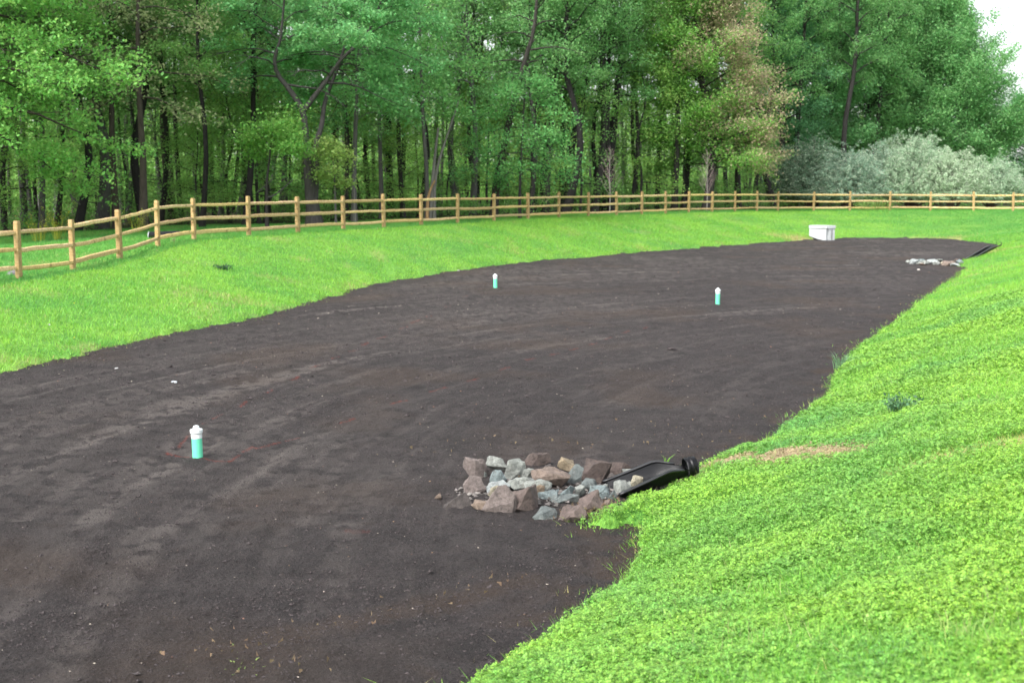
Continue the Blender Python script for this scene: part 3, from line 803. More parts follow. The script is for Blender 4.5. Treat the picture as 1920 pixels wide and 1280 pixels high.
special('yellow_sapling', 625, 55, [([(630,None),(628,360),(626,320),(622,270)], .035, .015, 1, 0)], dict(seed=44, cb=1.9, Rr=1.0, nprim=8, per=30, ls=.12, e0=0, e1=40, sec=4, pad=.25), (.28,.41,.11), GREY, 'small yellow-green sapling right of the forked tree')
special('lacy_tree', 700, 60, [([(664,None),(664,330),(668,200),(672,80),(680,-60)], .10, .03, 1, 0)], dict(seed=45, cb=6.0, Rr=3.8, nprim=26, per=36, ls=.15, e0=0, e1=40, droop=.35, sec=6, pad=.42), (.20,.45,.16), GREY, 'tree with drooping blue-green foliage filling the wood above the eighth post')
special('lacy_tree', 800, 64, [([(800,None),(800,330),(792,200),(788,80),(780,-60)], .10, .03, 1, 0)], dict(seed=46, cb=6.0, Rr=3.8, nprim=24, per=36, ls=.15, e0=0, e1=40, droop=.35, sec=6, pad=.42), (.19,.42,.13), GREY, 'tree with drooping mid-green foliage above the pale split tree')
special('lacy_tree', 960, 66, [([(975,None),(975,350),(980,250),(985,150)], .07, .02, 1, 0)], dict(seed=47, cb=2.4, Rr=3.0, nprim=20, per=38, ls=.14, e0=0, e1=30, droop=.35, sec=5, pad=.34), (.16,.39,.12), DARK, 'low leafy tree with drooping layers right of the leaning trunk')
# maple with reddish seeds
def pink(lv, rs):
    g = fbm(lv[:, 0] * .5 + 3, lv[:, 2] * .5, 3, 77)
    q = sst(-2.2, 4.0, lv[:, 0] * 1.0 + (lv[:, 2] - 6.5) * .35 + (g - .5) * 7)
    per_leaf = np.repeat((rs.random(len(lv) // 4) < q[::4] * .8) * rs.uniform(.5, 1, len(lv) // 4), 4)
    return per_leaf
special('red_maple', 1322, 88, [], dict(seed=51, H=18, r0=.3, cb=3.0, Rr=5.2, nprim=110, per=56, ls=.15, prof='dome', e0=8, e1=66, droop=.05, sec=11, pad=.32, gap=.39, pz=.8, tintfn=pink), (.23,.46,.10), DARK, 'broad maple with pinkish-brown seed clusters over its right side')
# large trees at right
special('large_tree', 1520, 112, [], dict(seed=52, H=24, r0=.34, cb=3.2, Rr=6.2, nprim=110, per=48, ls=.19, prof='dome', e0=22, e1=72, sec=11, pad=.4, pz=.9, droop=0), (.19,.43,.16), DARK, 'tall dense blue-green tree right of the pinkish maple')
special('large_tree', 1625, 116, [], dict(seed=53, H=25, r0=.34, cb=2.8, Rr=6.6, nprim=110, per=48, ls=.19, prof='dome', e0=22, e1=72, sec=11, pad=.4, pz=.9, droop=0), (.205,.44,.155), DARK, 'tall dense tree directly behind the pale silvery shrubs')
special('large_tree', 1756, 119, [], dict(seed=54, H=16.9, r0=.34, cb=1.6, Rr=7.6, nprim=170, per=56, ls=.20, prof='dome', e0=18, e1=78, sec=13, pad=.42, pz=.9, droop=-.03), (.21,.45,.165), DARK, 'wide round-topped tree at right standing against the white sky')
special('large_tree', 1925, 126, [], dict(seed=55, H=9.5, r0=.3, cb=1.0, Rr=5.5, nprim=60, per=50, ls=.18, prof='dome', e0=10, e1=60, sec=6, pad=.6), (.15,.42,.13), DARK, 'lower green tree at the right edge of the wood')
special('large_tree', 1455, 104, [], dict(seed=56, H=22, r0=.28, cb=5, Rr=4.4, nprim=50, per=44, ls=.18, e0=15, e1=60, sec=6, pad=.45), (.14,.34,.15), DARK, 'dark green tree squeezed between the pinkish maple and the dense trees')

# silvery shrubs
def silver_shrub(px, d, H, Rr, leafc, label, seed, shoots=800):
    rs = np.random.default_rng(seed); W = Acc(); cen = []
    x, y = XY(px, d, 1.1); z = g1(x, y) - .05
    lob = rs.uniform(0, 6.28, 3)
    for i in range(shoots):
        a = rs.uniform(0, 6.28); e = math.asin(rs.uniform(0.02, 1)); k = rs.uniform(.45, 1.0) ** .6
        Rl = Rr * (1 + .16 * math.sin(2 * a + lob[0]) + .14 * math.sin(5 * a + lob[1] + e * 5)); Hl = H * (1 + .16 * math.sin(3 * a + lob[2]))
        p = np.array((math.cos(a) * math.cos(e) * Rl * k, math.sin(a) * math.cos(e) * Rl * k, .75 + math.sin(e) * (Hl - .9) * k))
        o = np.array((math.cos(a), math.sin(a), .6)) * rs.uniform(.4, .9)
        s0 = p - o * .6; s1_ = p + o * .2 + np.array((0, 0, .1)); s2_ = p + o * .75 + np.array((0, 0, -.12 - .2 * rs.random()))
        if rs.random() < .14: s2_ = s1_ + o * .55 * rs.uniform(.6, 1.4) + np.array((0, 0, .35 * rs.random()))
        pts = bez([s0, s1_, s2_], 7)
        if i % 3 == 0: W.add(tube(pts[:5], np.linspace(.012, .005, 5), 3))
        cen.append(pts)
        if i % 22 == 0: W.add(tube(bez([(rs.normal(0, .2), rs.normal(0, .2), -.1), s0 * .5 + np.array((0, 0, .3)), s0], 6), np.linspace(.06, .014, 6), 5))
    cen = np.concatenate(cen)
    lv, lf = leaves(rs, cen, 8, (.075, .075, .055), .12, .35, .38)
    root = empty('silver_shrub', (x, y, z))
    o = npmesh('stems', *W.get(), 4, M['twig'], root); o.color = (*BRN, 1)
    ti = np.repeat((rs.random(len(lv) // 4) < .3) * .8, 4)
    o = npmesh('foliage', lv, lf, 4, M['olive'], root, attrs={'tint': ti}); o.color = (*leafc, 1)
    tag(root, label, 'shrub', 'silvery shrubs behind the far fence')
SG = (.30,.44,.28); SD_ = (.125,.235,.14)
silver_shrub(1520, 101, 5.4, 2.5, SD_, 'darkest grey-green shrub, leftmost of the silvery row', 61, 800)
silver_shrub(1590, 98, 4.3, 2.7, (.21,.34,.24), 'grey-green shrub second from the left in the silvery row', 62, 850)
silver_shrub(1655, 100, 4.9, 2.4, (.25,.38,.27), 'silvery shrub third from the left, half hidden by its taller neighbour', 63, 750)
silver_shrub(1710, 99, 5.5, 3.4, SG, 'tallest and broadest pale silvery shrub in the row', 64, 1400)
silver_shrub(1785, 97, 4.3, 2.8, (.36,.49,.31), 'palest cream-tinged silvery shrub, second from the right', 65, 950)
silver_shrub(1858, 99, 3.7, 2.6, (.30,.44,.28), 'lowest silvery shrub at the right end of the row', 66, 850)
silver_shrub(1480, 103, 4.5, 2.1, (.11,.24,.12), 'dull green shrub in shade left of the silvery row', 67, 600)

# bare saplings
def bare(px, d, H, seed, label):
    rs = np.random.default_rng(seed); W = Acc()
    x, y = XY(px, d, 1.2); z = g1(x, y) - .1
    tr = bez([(0, 0, -.1), (.02, 0, H * .3), (-.03, 0, H * .7), (0, 0, H)], 10)
    W2 = Acc(); W2.add(tube(tr, np.linspace(.035, .006, 10), 6))
    root = empty('bare_sapling', (x, y, z))
    for i in range(26):
        q = .28 + .7 * i / 26; p = np.array((0, 0, H * q)); a = i * 2.4 + rs.random(); L = H * .32 * (1.15 - q) * rs.uniform(.7, 1.2) + .15
        o = np.array((math.cos(a) * .55, math.sin(a) * .55, .85))
        b_ = np.array([p, p + o * L * .5, p + o * L + np.array((0, 0, .08))])
        W.add(tube(b_, [.008, .006, .003], 3))
        for j in range(4):
            s0 = b_[0] + (b_[2] - b_[0]) * rs.uniform(.3, .9); dd = o + rs.normal(0, .35, 3); W.add(tube([s0, s0 + dd * L * .35], [.004, .002], 3))
    o = npmesh('trunk', *W2.get(), 4, M['twig'], root); o.color = (.30,.27,.26,1)
    o = npmesh('branches', *W.get(), 4, M['twig'], root); o.color = (.36,.27,.27,1)
    tag(root, label, 'sapling', 'bare saplings behind the fence')
bare(1143, 77, 3.9, 71, 'leafless grey-pink sapling standing left of the pinkish maple')
bare(1325, 83.8, 3.9, 72, 'leafless grey-pink sapling standing in front of the pinkish maple')
wood_only('bare_sapling', 665, 55, [([(668,None),(665,400),(662,350),(659,330)], .02, .008)], PALE, 'thin pale leafless stem between the eighth and ninth posts', 'sapling', 5)

# deep wood and undergrowth (nobody could count them)
rs = np.random.default_rng(99)
W = Acc(); cen = []
for i in range(240):
    px = rs.uniform(-350, 1700); d = edge(px) + rs.uniform(28, 75); x, y = XY(px, d, 1)
    h = rs.uniform(14, 22); l = rs.normal(0, .6, 2)
    W.add(tube([(x, y, -.5), (x + l[0] * .4, y, h * .5), (x + l[0], y + l[1], h)], [rs.uniform(.12, .25), .11, .03], 5))
for i in range(5200):
    px = rs.uniform(-350, 1640); d = edge(px) + rs.uniform(26, 80); x, y = XY(px, d, 1)
    z_ = rs.uniform(.5, 10) if rs.random() < .7 else rs.uniform(.3, 4)
    cen.append((x, y, z_ + .8))
tv, tf = W.get(); lv, lf = leaves(rs, cen, 60, (1.1, 1.1, .6), .26, .5)
o = npmesh('deep_wood_trunks', tv, tf, 4, M['bark'], smooth=True); o.color = (*DARK, 1)
tag(o, 'dim mass of trunks far inside the wood', kind='stuff')
o = npmesh('deep_wood', lv, lf, 4, M['leaf'], attrs={'tint': np.zeros(len(lv))}); o.color = (.33,.60,.15, 1)  # leaf colour brightened to imitate light and haze inside the wood
tag(o, 'mass of green foliage far inside the wood, coloured brighter as if lit', kind='stuff')
cen = []
for i in range(3600):
    px = rs.uniform(-350, 2200); d = edge(px) + 1 + abs(rs.normal(0, 6)) + (2 if px > 1450 else 0); x, y = XY(px, d, 1)
    g = fbm(np.array([x * .35]), np.array([y * .35]), 3, 131)[0]
    if g < .42: continue
    cen.append((x, y, 1.1 + rs.uniform(0, 1.3) * (g - .3) * 3))
cen = np.array(cen); cen[:, 2] += gz(cen[:, 0], cen[:, 1]) - 1.0
lv, lf = leaves(rs, cen, 26, (.35, .35, .2), .13, .5)
o = npmesh('undergrowth', lv, lf, 4, M['leaf'], attrs={'tint': np.repeat((rs.random(len(lv) // 4) < .05) * .5, 4)}); o.color = (.20,.42,.10, 1)
tag(o, 'low leafy undergrowth along the foot of the wood', kind='stuff')
print('VIS trees done')

# ================================================================ FENCE
fence = empty('rail_fence', (POSTS[3][0], POSTS[3][1], POSTS[3][2]))
tag(fence, 'three-rail split rail fence of yellow-tan wood along the top of the bank', 'fence')
rf = random.Random(3)
fo = Vector(fence.location)
def add_box_bm(bm, p0, p1, sx, sz, segs=1, jit=0, taper=0, rr_=rf, bow=0, bows=0):
    """bar from p0 to p1 with roughly rectangular hewn section"""
    p0 = Vector(p0); p1 = Vector(p1); d = (p1 - p0); L = d.length; d.normalize()
    up = Vector((0, 0, 1)) if abs(d.z) < .9 else Vector((0, 1, 0))
    side = d.cross(up).normalized(); up = side.cross(d).normalized()
    rings = []
    prof = [(-.5, -.3), (-.28, -.5), (.3, -.5), (.5, -.25), (.5, .3), (.25, .5), (-.3, .5), (-.5, .25)]
    pj = [(a * rr_.uniform(.9, 1.1), b * rr_.uniform(.85, 1.1)) for a, b in prof]
    for i in range(segs + 1):
        t = i / segs; c = p0 + d * L * t + up * (bow * math.sin(math.pi * t) + (rr_.uniform(-jit, jit) if 0 < i < segs else 0)) + side * bows * math.sin(math.pi * t)
        k = 1 - taper * max(0, abs(t - .5) * 2 - .85) / .15
        ring = []
        for a, b in pj: ring.append(bm.verts.new(c + side * a * sx * k * rr_.uniform(.96, 1.04) + up * b * sz * k * rr_.uniform(.96, 1.04)))
        rings.append(ring)
    n_ = len(prof)
    for r1, r2 in zip(rings, rings[1:]):
        for j in range(n_): bm.faces.new((r1[j], r1[(j + 1) % n_], r2[(j + 1) % n_], r2[j]))
    bm.faces.new(rings[0][::-1]); bm.faces.new(rings[-1])
ph = 1.37
for i, (x, y, z) in enumerate(POSTS):
    zg = g1(x, y)
    h = z + ph + rf.uniform(-.03, .04)
    bm = bmesh.new()
    le = rf.uniform(-.03, .03)
    a = Vector((x, y, min(z, zg) - .25)); t = Vector((x + le, y, h))
    ax = rf.uniform(-.2, .2)
    w2 = .073 + rf.uniform(-.006, .006)
    rings = []
    nx = POSTS[min(i + 1, len(POSTS) - 1)]; pv = POSTS[max(i - 1, 0)]
    ang = math.atan2(nx[1] - pv[1], nx[0] - pv[0]) + ax * .3
    for q, k in ((0, 1.05), (.2, 1.0), (.55, 1.0), (.97, .97), (1, .82)):
        c = a.lerp(t, q); ring = []
        for u, v_ in ((-1, -.8), (-.8, -1), (.8, -1), (1, -.8), (1, .8), (.8, 1), (-.8, 1), (-1, .8)):
            X_ = u * w2 * k + rf.uniform(-.003, .003); Y_ = v_ * w2 * k * .85 + rf.uniform(-.003, .003)
            ring.append(bm.verts.new((c.x + X_ * math.cos(ang) - Y_ * math.sin(ang) - fo.x, c.y + X_ * math.sin(ang) + Y_ * math.cos(ang) - fo.y, c.z - fo.z)))
        rings.append(ring)
    for r1, r2 in zip(rings, rings[1:]):
        for j in range(8): bm.faces.new((r1[j], r1[(j + 1) % 8], r2[(j + 1) % 8], r2[j]))
    bm.faces.new(rings[-1])
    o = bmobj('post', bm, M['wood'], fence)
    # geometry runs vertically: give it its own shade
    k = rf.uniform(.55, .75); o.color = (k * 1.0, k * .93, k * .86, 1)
for i in range(len(POSTS) - 1):
    a = Vector(POSTS[i]); b_ = Vector(POSTS[i + 1])
    d = (b_ - a); dn = d.normalized(); sd2 = Vector((dn.y, -dn.x, 0)) * .018
    for j, hz in enumerate((.27, .70, 1.14)):
        bm = bmesh.new()
        o1 = sd2 * (1 if i % 2 else -1)
        p0 = a + Vector((0, 0, hz + rf.uniform(-.02, .02))) + dn * -.07 + o1
        p1 = b_ + Vector((0, 0, hz + rf.uniform(-.02, .02))) + dn * .07 + o1
        add_box_bm(bm, p0 - fo, p1 - fo, .08, .108 * rf.uniform(.86, 1.12), 9, .008, .35, bow=rf.uniform(-.03, .015), bows=rf.uniform(-.03, .03))
        o = bmobj('rail', bm, M['wood'], fence)
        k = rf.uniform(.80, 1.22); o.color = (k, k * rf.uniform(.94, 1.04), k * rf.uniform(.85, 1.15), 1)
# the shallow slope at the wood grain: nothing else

# ================================================================ GREEN PIPES
def lathe(prof, seg=24):
    bm = bmesh.new(); rings = []
    def ring(r, z): return [bm.verts.new((r * math.cos(2 * math.pi * i / seg), r * math.sin(2 * math.pi * i / seg), z)) for i in range(seg)]
    segs = [(ring(*p), ring(*q)) for p, q in zip(prof, prof[1:])]
    rings = [ring(*prof[0]), ring(*prof[-1])]
    for a, b_ in segs:
        for i in range(seg): bm.faces.new((a[i], a[(i + 1) % seg], b_[(i + 1) % seg], b_[i]))
    bm.faces.new(rings[-1]); bm.faces.new(rings[0][::-1])
    return bm
def well(px, py, h, tilt, label, first):
    x, y = P(px, py, 0); z = float(soil_z(np.array([x]), np.array([y]))[0])
    if first is None:
        root = empty('cleanout_pipe', (x, y, z))
        b = lathe([(.057, -.15), (.057, 1.0)]); o = bmobj('pipe', b, M['pvc_green'], root, True)
        b = lathe([(.060, 0), (.060, .048), (.066, .058), (.069, .062), (.069, .092), (.064, .100), (.040, .108), (.034, .112), (.034, .128), (.026, .138), (.010, .142)])
        o = bmobj('cap', b, M['pvc_white'], root, True)
    else:
        root = copy_tree(first); root.location = (x, y, z); root.name = 'cleanout_pipe'
    for ch in root.children:
        if ch.name.startswith('pipe'): ch.scale = (1, 1, h - .10)
        else: ch.location = (0, 0, h - .142)
    root.rotation_euler = (tilt[0], tilt[1], 0)
    tag(root, label, 'pipe', 'green pipes with white caps standing in the soil')
    return root
w1 = well(371, 858, .365, (0, R(-1.5)), 'nearest green pipe with a white screw cap, ringed by red paint marks', None)
well(929, 541, .40, (0, R(-1)), 'far middle green capped pipe near the left grass edge', w1)
well(1345.5, 571, .42, (0, R(.5)), 'rightmost green capped pipe standing in the middle of the soil', w1)

# ================================================================ STONES
from mathutils import noise as MN
def rock_mesh(seed, sx, sy, sz, flat=0):
    r = random.Random(seed); bm = bmesh.new()
    for i in range(13):
        v = Vector((r.uniform(-1, 1), r.uniform(-1, 1), r.uniform(-1, 1)))
        if v.length < .2: v = Vector((1, 0, 0))
        v.normalize(); m_ = max(abs(v.x), abs(v.y), abs(v.z)); v = v * (1 / m_) ** .35 * r.uniform(.62, 1.0)
        bm.verts.new(v)
    res = bmesh.ops.convex_hull(bm, input=bm.verts[:])
    for v in [v for v in bm.verts if not v.link_faces]: bm.verts.remove(v)
    xs = [v.co.x for v in bm.verts]; ys = [v.co.y for v in bm.verts]; zs = [v.co.z for v in bm.verts]
    for v in bm.verts:
        v.co.x = (v.co.x - (max(xs) + min(xs)) / 2) / (max(xs) - min(xs)) * sx
        v.co.y = (v.co.y - (max(ys) + min(ys)) / 2) / (max(ys) - min(ys)) * sy
        v.co.z = (v.co.z - min(zs)) / (max(zs) - min(zs)) * sz
    tp = r.uniform(.15, .45); shx = r.uniform(-.18, .18) * sx
    for v in bm.verts:
        t_ = v.co.z / sz; v.co.x = v.co.x * (1.08 - tp * t_) + shx * (t_ - .3); v.co.y *= 1.05 - tp * t_
    bmesh.ops.dissolve_limit(bm, angle_limit=R(14), verts=bm.verts[:], edges=bm.edges[:])
    bmesh.ops.bevel(bm, geom=bm.edges[:], offset=min(sx, sy, sz) * .022, segments=1, affect='EDGES', profile=.6)
    bmesh.ops.triangulate(bm, faces=bm.faces[:])
    bmesh.ops.subdivide_edges(bm, edges=bm.edges[:], cuts=2, use_grid_fill=True)
    s = (sx + sy + sz) / 3
    for v in bm.verts:
        n1 = MN.fractal(v.co / s * 2.2 + Vector((seed, 0, 0)), .8, 2, 4)
        n2 = MN.fractal(v.co / s * 7 + Vector((0, seed, 0)), .7, 2, 3); v.co += v.co.normalized() * s * n2 * .025
        lay = math.sin(v.co.z / sz * 9 + seed) * .012 if flat else 0
        v.co += v.co.normalized() * s * (n1 * .10 + lay)
    return bm
PB=(.185,.150,.137); RB=(.14,.105,.092); DB=(.085,.062,.054); DB2=(.075,.063,.058); LG=(.27,.285,.26); BG=(.18,.22,.222); WH=(.30,.325,.32); TN=(.30,.22,.15); YT=(.27,.215,.14); DG=(.13,.15,.145); CR=(.33,.30,.22); PT=(.20,.152,.123); OT=(.22,.165,.125)
ROCKS = [ # x0,x1,y0,y1 in photo pixels, colour, lift, rot, tilt, label
 (871,917,861,902,PB,0,10,(5,-8),'big pinkish-brown upright boulder at the upper left of the stone pile'),
 (864,907,893,930,PB,0,30,(-10,8),'pinkish-brown wedge at the left edge of the pile, below the upright boulder'),
 (830,893,917,958,DB2,-.03,-5,(0,6),'dark brown half-buried slab at the far left of the pile'),
 (910,950,858,882,LG,.03,15,(0,12),'pale grey flat stone along the back left of the pile'),
 (942,983,859,898,LG,.03,40,(10,0),'pale grey peaked angular stone at the back of the pile'),
 (984,1034,847,876,DB,.0,-4,(-6,0),'long dark brown block at the very back of the pile'),
 (1046,1076,856,875,YT,.05,0,(0,5),'small yellow-tan stone perched at the back right of the brown block'),
 (913,947,875,909,BG,.03,20,(25,10),'blue-grey slab leaning beside the pinkish upright boulder'),
 (912,955,903,920,WH,.05,-5,(10,3),'nearly white thin slab in the left middle of the pile'),
 (951,1004,892,914,LG,.06,8,(6,-5),'pale grey rough stone in the centre of the pile'),
 (979,1006,880,897,LG,.06,50,(0,0),'small pale grey stone behind the pale rough central one'),
 (1000,1070,875,910,PT,.04,5,(8,0),'large tan-pink rounded stone in the upper middle of the pile'),
 (988,1039,897,926,LG,.03,-25,(12,-12),'striped pale grey block right of centre in the pile'),
 (900,956,912,966,PB,0,-35,(-25,14),'large pinkish stone sloping down at the lower left of the pile'),
 (916,942,911,927,CR,.07,0,(0,0),'small cream stone tucked behind the sloping pinkish stone'),
 (879,929,944,963,OT,-.01,-6,(0,0),'flat tan slab at the lower left front of the pile'),
 (955,1017,912,961,RB,0,25,(-12,0),'large reddish-brown pointed stone at the middle front of the pile'),
 (943,966,930,944,TN,.0,0,(0,0),'small tan stone wedged left of the reddish-brown pointed one'),
 (1011,1052,917,938,BG,.01,-25,(0,-14),'long pale blue-grey stone right of the reddish-brown pointed one'),
 (1047,1077,900,933,BG,.02,15,(20,0),'upright blue-grey stone near the centre right of the pile'),
 (995,1041,945,973,DG,0,25,(-8,14),'dark grey-green layered stone lying at the front of the pile'),
 (1047,1104,940,980,RB,0,-15,(-15,5),'large reddish-brown stone at the lower right front of the pile'),
 (1084,1133,921,953,RB,.03,20,(-8,-6),'reddish-brown block above the lower right front stone'),
 (1090,1142,862,904,DB,.02,10,(0,5),'big dark brown boulder at the upper right of the pile'),
 (1128,1184,861,892,DB,.04,-10,(0,-4),'flatter red-brown boulder beside the big dark brown one'),
 (1060,1096,868,902,DG,.02,35,(20,8),'dark slate stone between the tan-pink and dark brown boulders'),
 (1168,1204,874,901,LG,.03,15,(0,10),'pale grey stone touching the far lip of the black pipe end'),
 (1192,1226,871,900,BG,.05,-15,(0,-10),'grey stone lying inside the mouth of the black pipe end'),
 (1102,1143,905,932,BG,.03,-10,(14,8),'blue-grey flat slab at the right of the pile'),
 (1088,1121,902,916,DG,.05,0,(0,0),'small dark flat stone below the big dark brown boulder'),
 (1076,1099,910,929,LG,.03,20,(0,0),'small pale grey stone in the right centre of the pile'),
 (1147,1184,900,924,LG,.03,30,(8,0),'grey stone just left of the black pipe end'),
 (1030,1081,930,945,DG,.0,5,(4,0),'flat slate lying behind the lower right front stone'),
 (1131,1150,936,954,PT,0,0,(0,0),'small pale tan stone at the toe of the black pipe end'),
 (1183,1208,894,909,CR,.08,0,(0,0),'small cream stone in the toe of the black pipe end'),
 (1139,1164,893,906,DB2,.05,0,(0,0),'small brown-grey stone in front of the red-brown boulder'),
 (1168,1190,911,922,LG,.01,0,(0,0),'small whitish chip beside the rim of the black pipe end'),
 (960,1000,905,925,DG,.0,0,(0,0),'dark flat stone in shadow under the pale central stones'),
 (925,950,925,945,DG,-.02,0,(0,0),'dark low stone in the gap at the lower left of the pile'),
 (811,828,928,942,OT,-.02,0,(0,0),'small tan stone apart from the pile in the soil at its left'),
 (921,940,893,906,BG,.03,20,(0,0),'small blue-grey filler stone under the leaning blue-grey slab'),
 (1003,1020,915,928,TN,.03,10,(0,0),'small tan filler stone below the tan-pink rounded stone'),
 (1036,1050,893,905,BG,.05,40,(0,0),'small blue-grey filler stone right of the striped block'),
 (940,958,918,932,DG,.01,0,(0,0),'small dark filler stone behind the sloping pinkish stone'),
 (966,984,884,897,TN,.03,30,(0,0),'small tan filler stone at the foot of the peaked grey stone'),
 (1120,1137,912,924,LG,.05,10,(0,0),'small pale filler stone on the right side of the blue-grey flat slab'),
 (1140,1158,926,940,DG,.01,0,(0,0),'small dark filler stone right of the reddish-brown block'),
 (1020,1040,872,884,DB2,.01,0,(0,0),'small dark brown filler stone right of the long dark brown block'),
 (1108,1126,938,951,LG,.0,0,(0,0),'small pale filler stone at the right foot of the reddish-brown block'),
 (898,912,884,896,LG,.02,0,(0,0),'small pale filler stone between the two leftmost pinkish stones'),
 (1060,1085,885,905,DG,.0,0,(0,0),'dark stone in the gap right of the tan-pink stone'),
]
for i, (x0, x1, y0, y1, colr, lift, rz, tl, lab) in enumerate(ROCKS):
    cx = (x0 + x1) / 2; wpx = x1 - x0; hpx = y1 - y0
    x, y = P(cx, y1 - 1, lift)
    k = y / F
    sx = wpx * k * 1.18
    dep = min(max(.75 * sx, .10), .30)
    hh = max((hpx - dep * F * CAMZ / y / y * .8) * k, .07) * 1.24
    y += dep * .42
    sz = hh + .04
    bm = rock_mesh(300 + i * 7, sx, dep, sz, colr in (DG, LG, BG))
    o = bmobj('rock', bm, M['rock'])
    o.location = (x, y, g1(x, y) + lift - .05)
    o.rotation_euler = (R(tl[0]), R(tl[1]), R(rz * .8))
    o.color = (*colr, 1)
    tag(o, lab, 'rock', 'stones piled at the near pipe outlet')
q = rng.random(420) ** .5; a = rng.uniform(0, 6.28, 420); c0 = np.array(P(1010, 925)); 
x = c0[0] + np.cos(a) * q * .82; y = c0[1] + np.sin(a) * q * .5
lumps('stone_chips', x, y, soil_z(x, y) + .01, rng.uniform(.008, .035, 420), M['pebble'], 'small chips and grit between and around the piled stones', (.15,.135,.125))
# far stone apron
far = [(1700,1713,488,493,LG,'tiny grey stone at the left tip of the far stone patch'),(1710,1723,485,495,WH,'pale stone second from the left in the far patch'),(1721,1731,489,496,LG,'low grey stone third from the left in the far patch'),
 (1722,1735,483,491,BG,'blue-grey stone at the back left of the far patch'),(1731,1743,487,496,LG,'grey stone left of the white-blue one in the far patch'),(1739,1750,483,491,PT,'tan stone at the back of the far patch'),
 (1743,1761,485,496,WH,'largest white-blue stone in the middle of the far patch'),(1755,1768,484,492,LG,'grey stone at the back right of the largest white-blue one, far patch'),(1763,1776,488,497,CR,'cream stone right of the middle of the far patch'),
 (1772,1790,487,498,PT,'broad pinkish stone in the right half of the far patch'),(1788,1799,484,491,RB,'reddish stone at the back right of the far patch'),(1786,1801,493,499,WH,'white stone at the front right of the far patch'),
 (1796,1808,488,497,BG,'grey stone at the foot of the far black pipe end'),(1727,1738,491,497,PT,'small tan stone at the front left of the far patch'),(1752,1762,490,497,LG,'small grey stone at the middle front of the far patch')]
for i, (x0, x1, y0, y1, colr, lab) in enumerate(far):
    x, y = P((x0 + x1) / 2, y1 - .5, .02); k = y / F
    sx = (x1 - x0) * k * 1.4; dep = sx * .9; hh = max((y1 - y0) * k * .95, .12)
    bm = rock_mesh(800 + i * 5, sx, dep, hh); o = bmobj('rock', bm, M['rock']); o.location = (x, y + dep * .4, g1(x, y) - .02); o.rotation_euler = (0, 0, i)
    o.color = (*[c * 1.05 for c in colr], 1); tag(o, lab, 'rock', 'stones at the far pipe outlet')
for px, py, s, colr, lab in ((28, 519, .35, (.2,.19,.2), 'grey stone at the foot of the leftmost fence post'), (326, 710, .10, (.6,.64,.68), 'small whitish flat stone alone on the left of the soil'),
                         (1722, 504, .14, (.6,.55,.5), 'tiny pale stone in the soil below the far stone patch'), (253, 634, .10, (.6,.6,.6), 'small white stone at the left grass edge'), (94, 633, .08, (.5,.5,.5), 'small pale stone on the left grass bank'),
                         (218, 686, .07, (.5,.5,.5), 'small pale stone in the soil just below the left grass edge'), (860, 505, .12, (.5,.5,.45), 'small pale stone on the grass edge left of the middle pipe'),
                         (1160, 1103, .05, (.42,.28,.18), 'brown stone at the near grass edge')):
    zz = .8 if px == 28 else .05
    x, y = P(px, py, zz); bm = rock_mesh(px, s, s * .7, s * .4); o = bmobj('rock', bm, M['rock']); o.location = (x, y, g1(x, y) - .01); o.color = (*colr, 1)
    tag(o, lab, 'rock')
x, y = P(1260, 656); bm = rock_mesh(77, .20, .12, .05); o = bmobj('clod', bm, M['clod']); o.location = (x, y, g1(x, y)); tag(o, 'black clod of earth in the soil right of centre', 'clod')

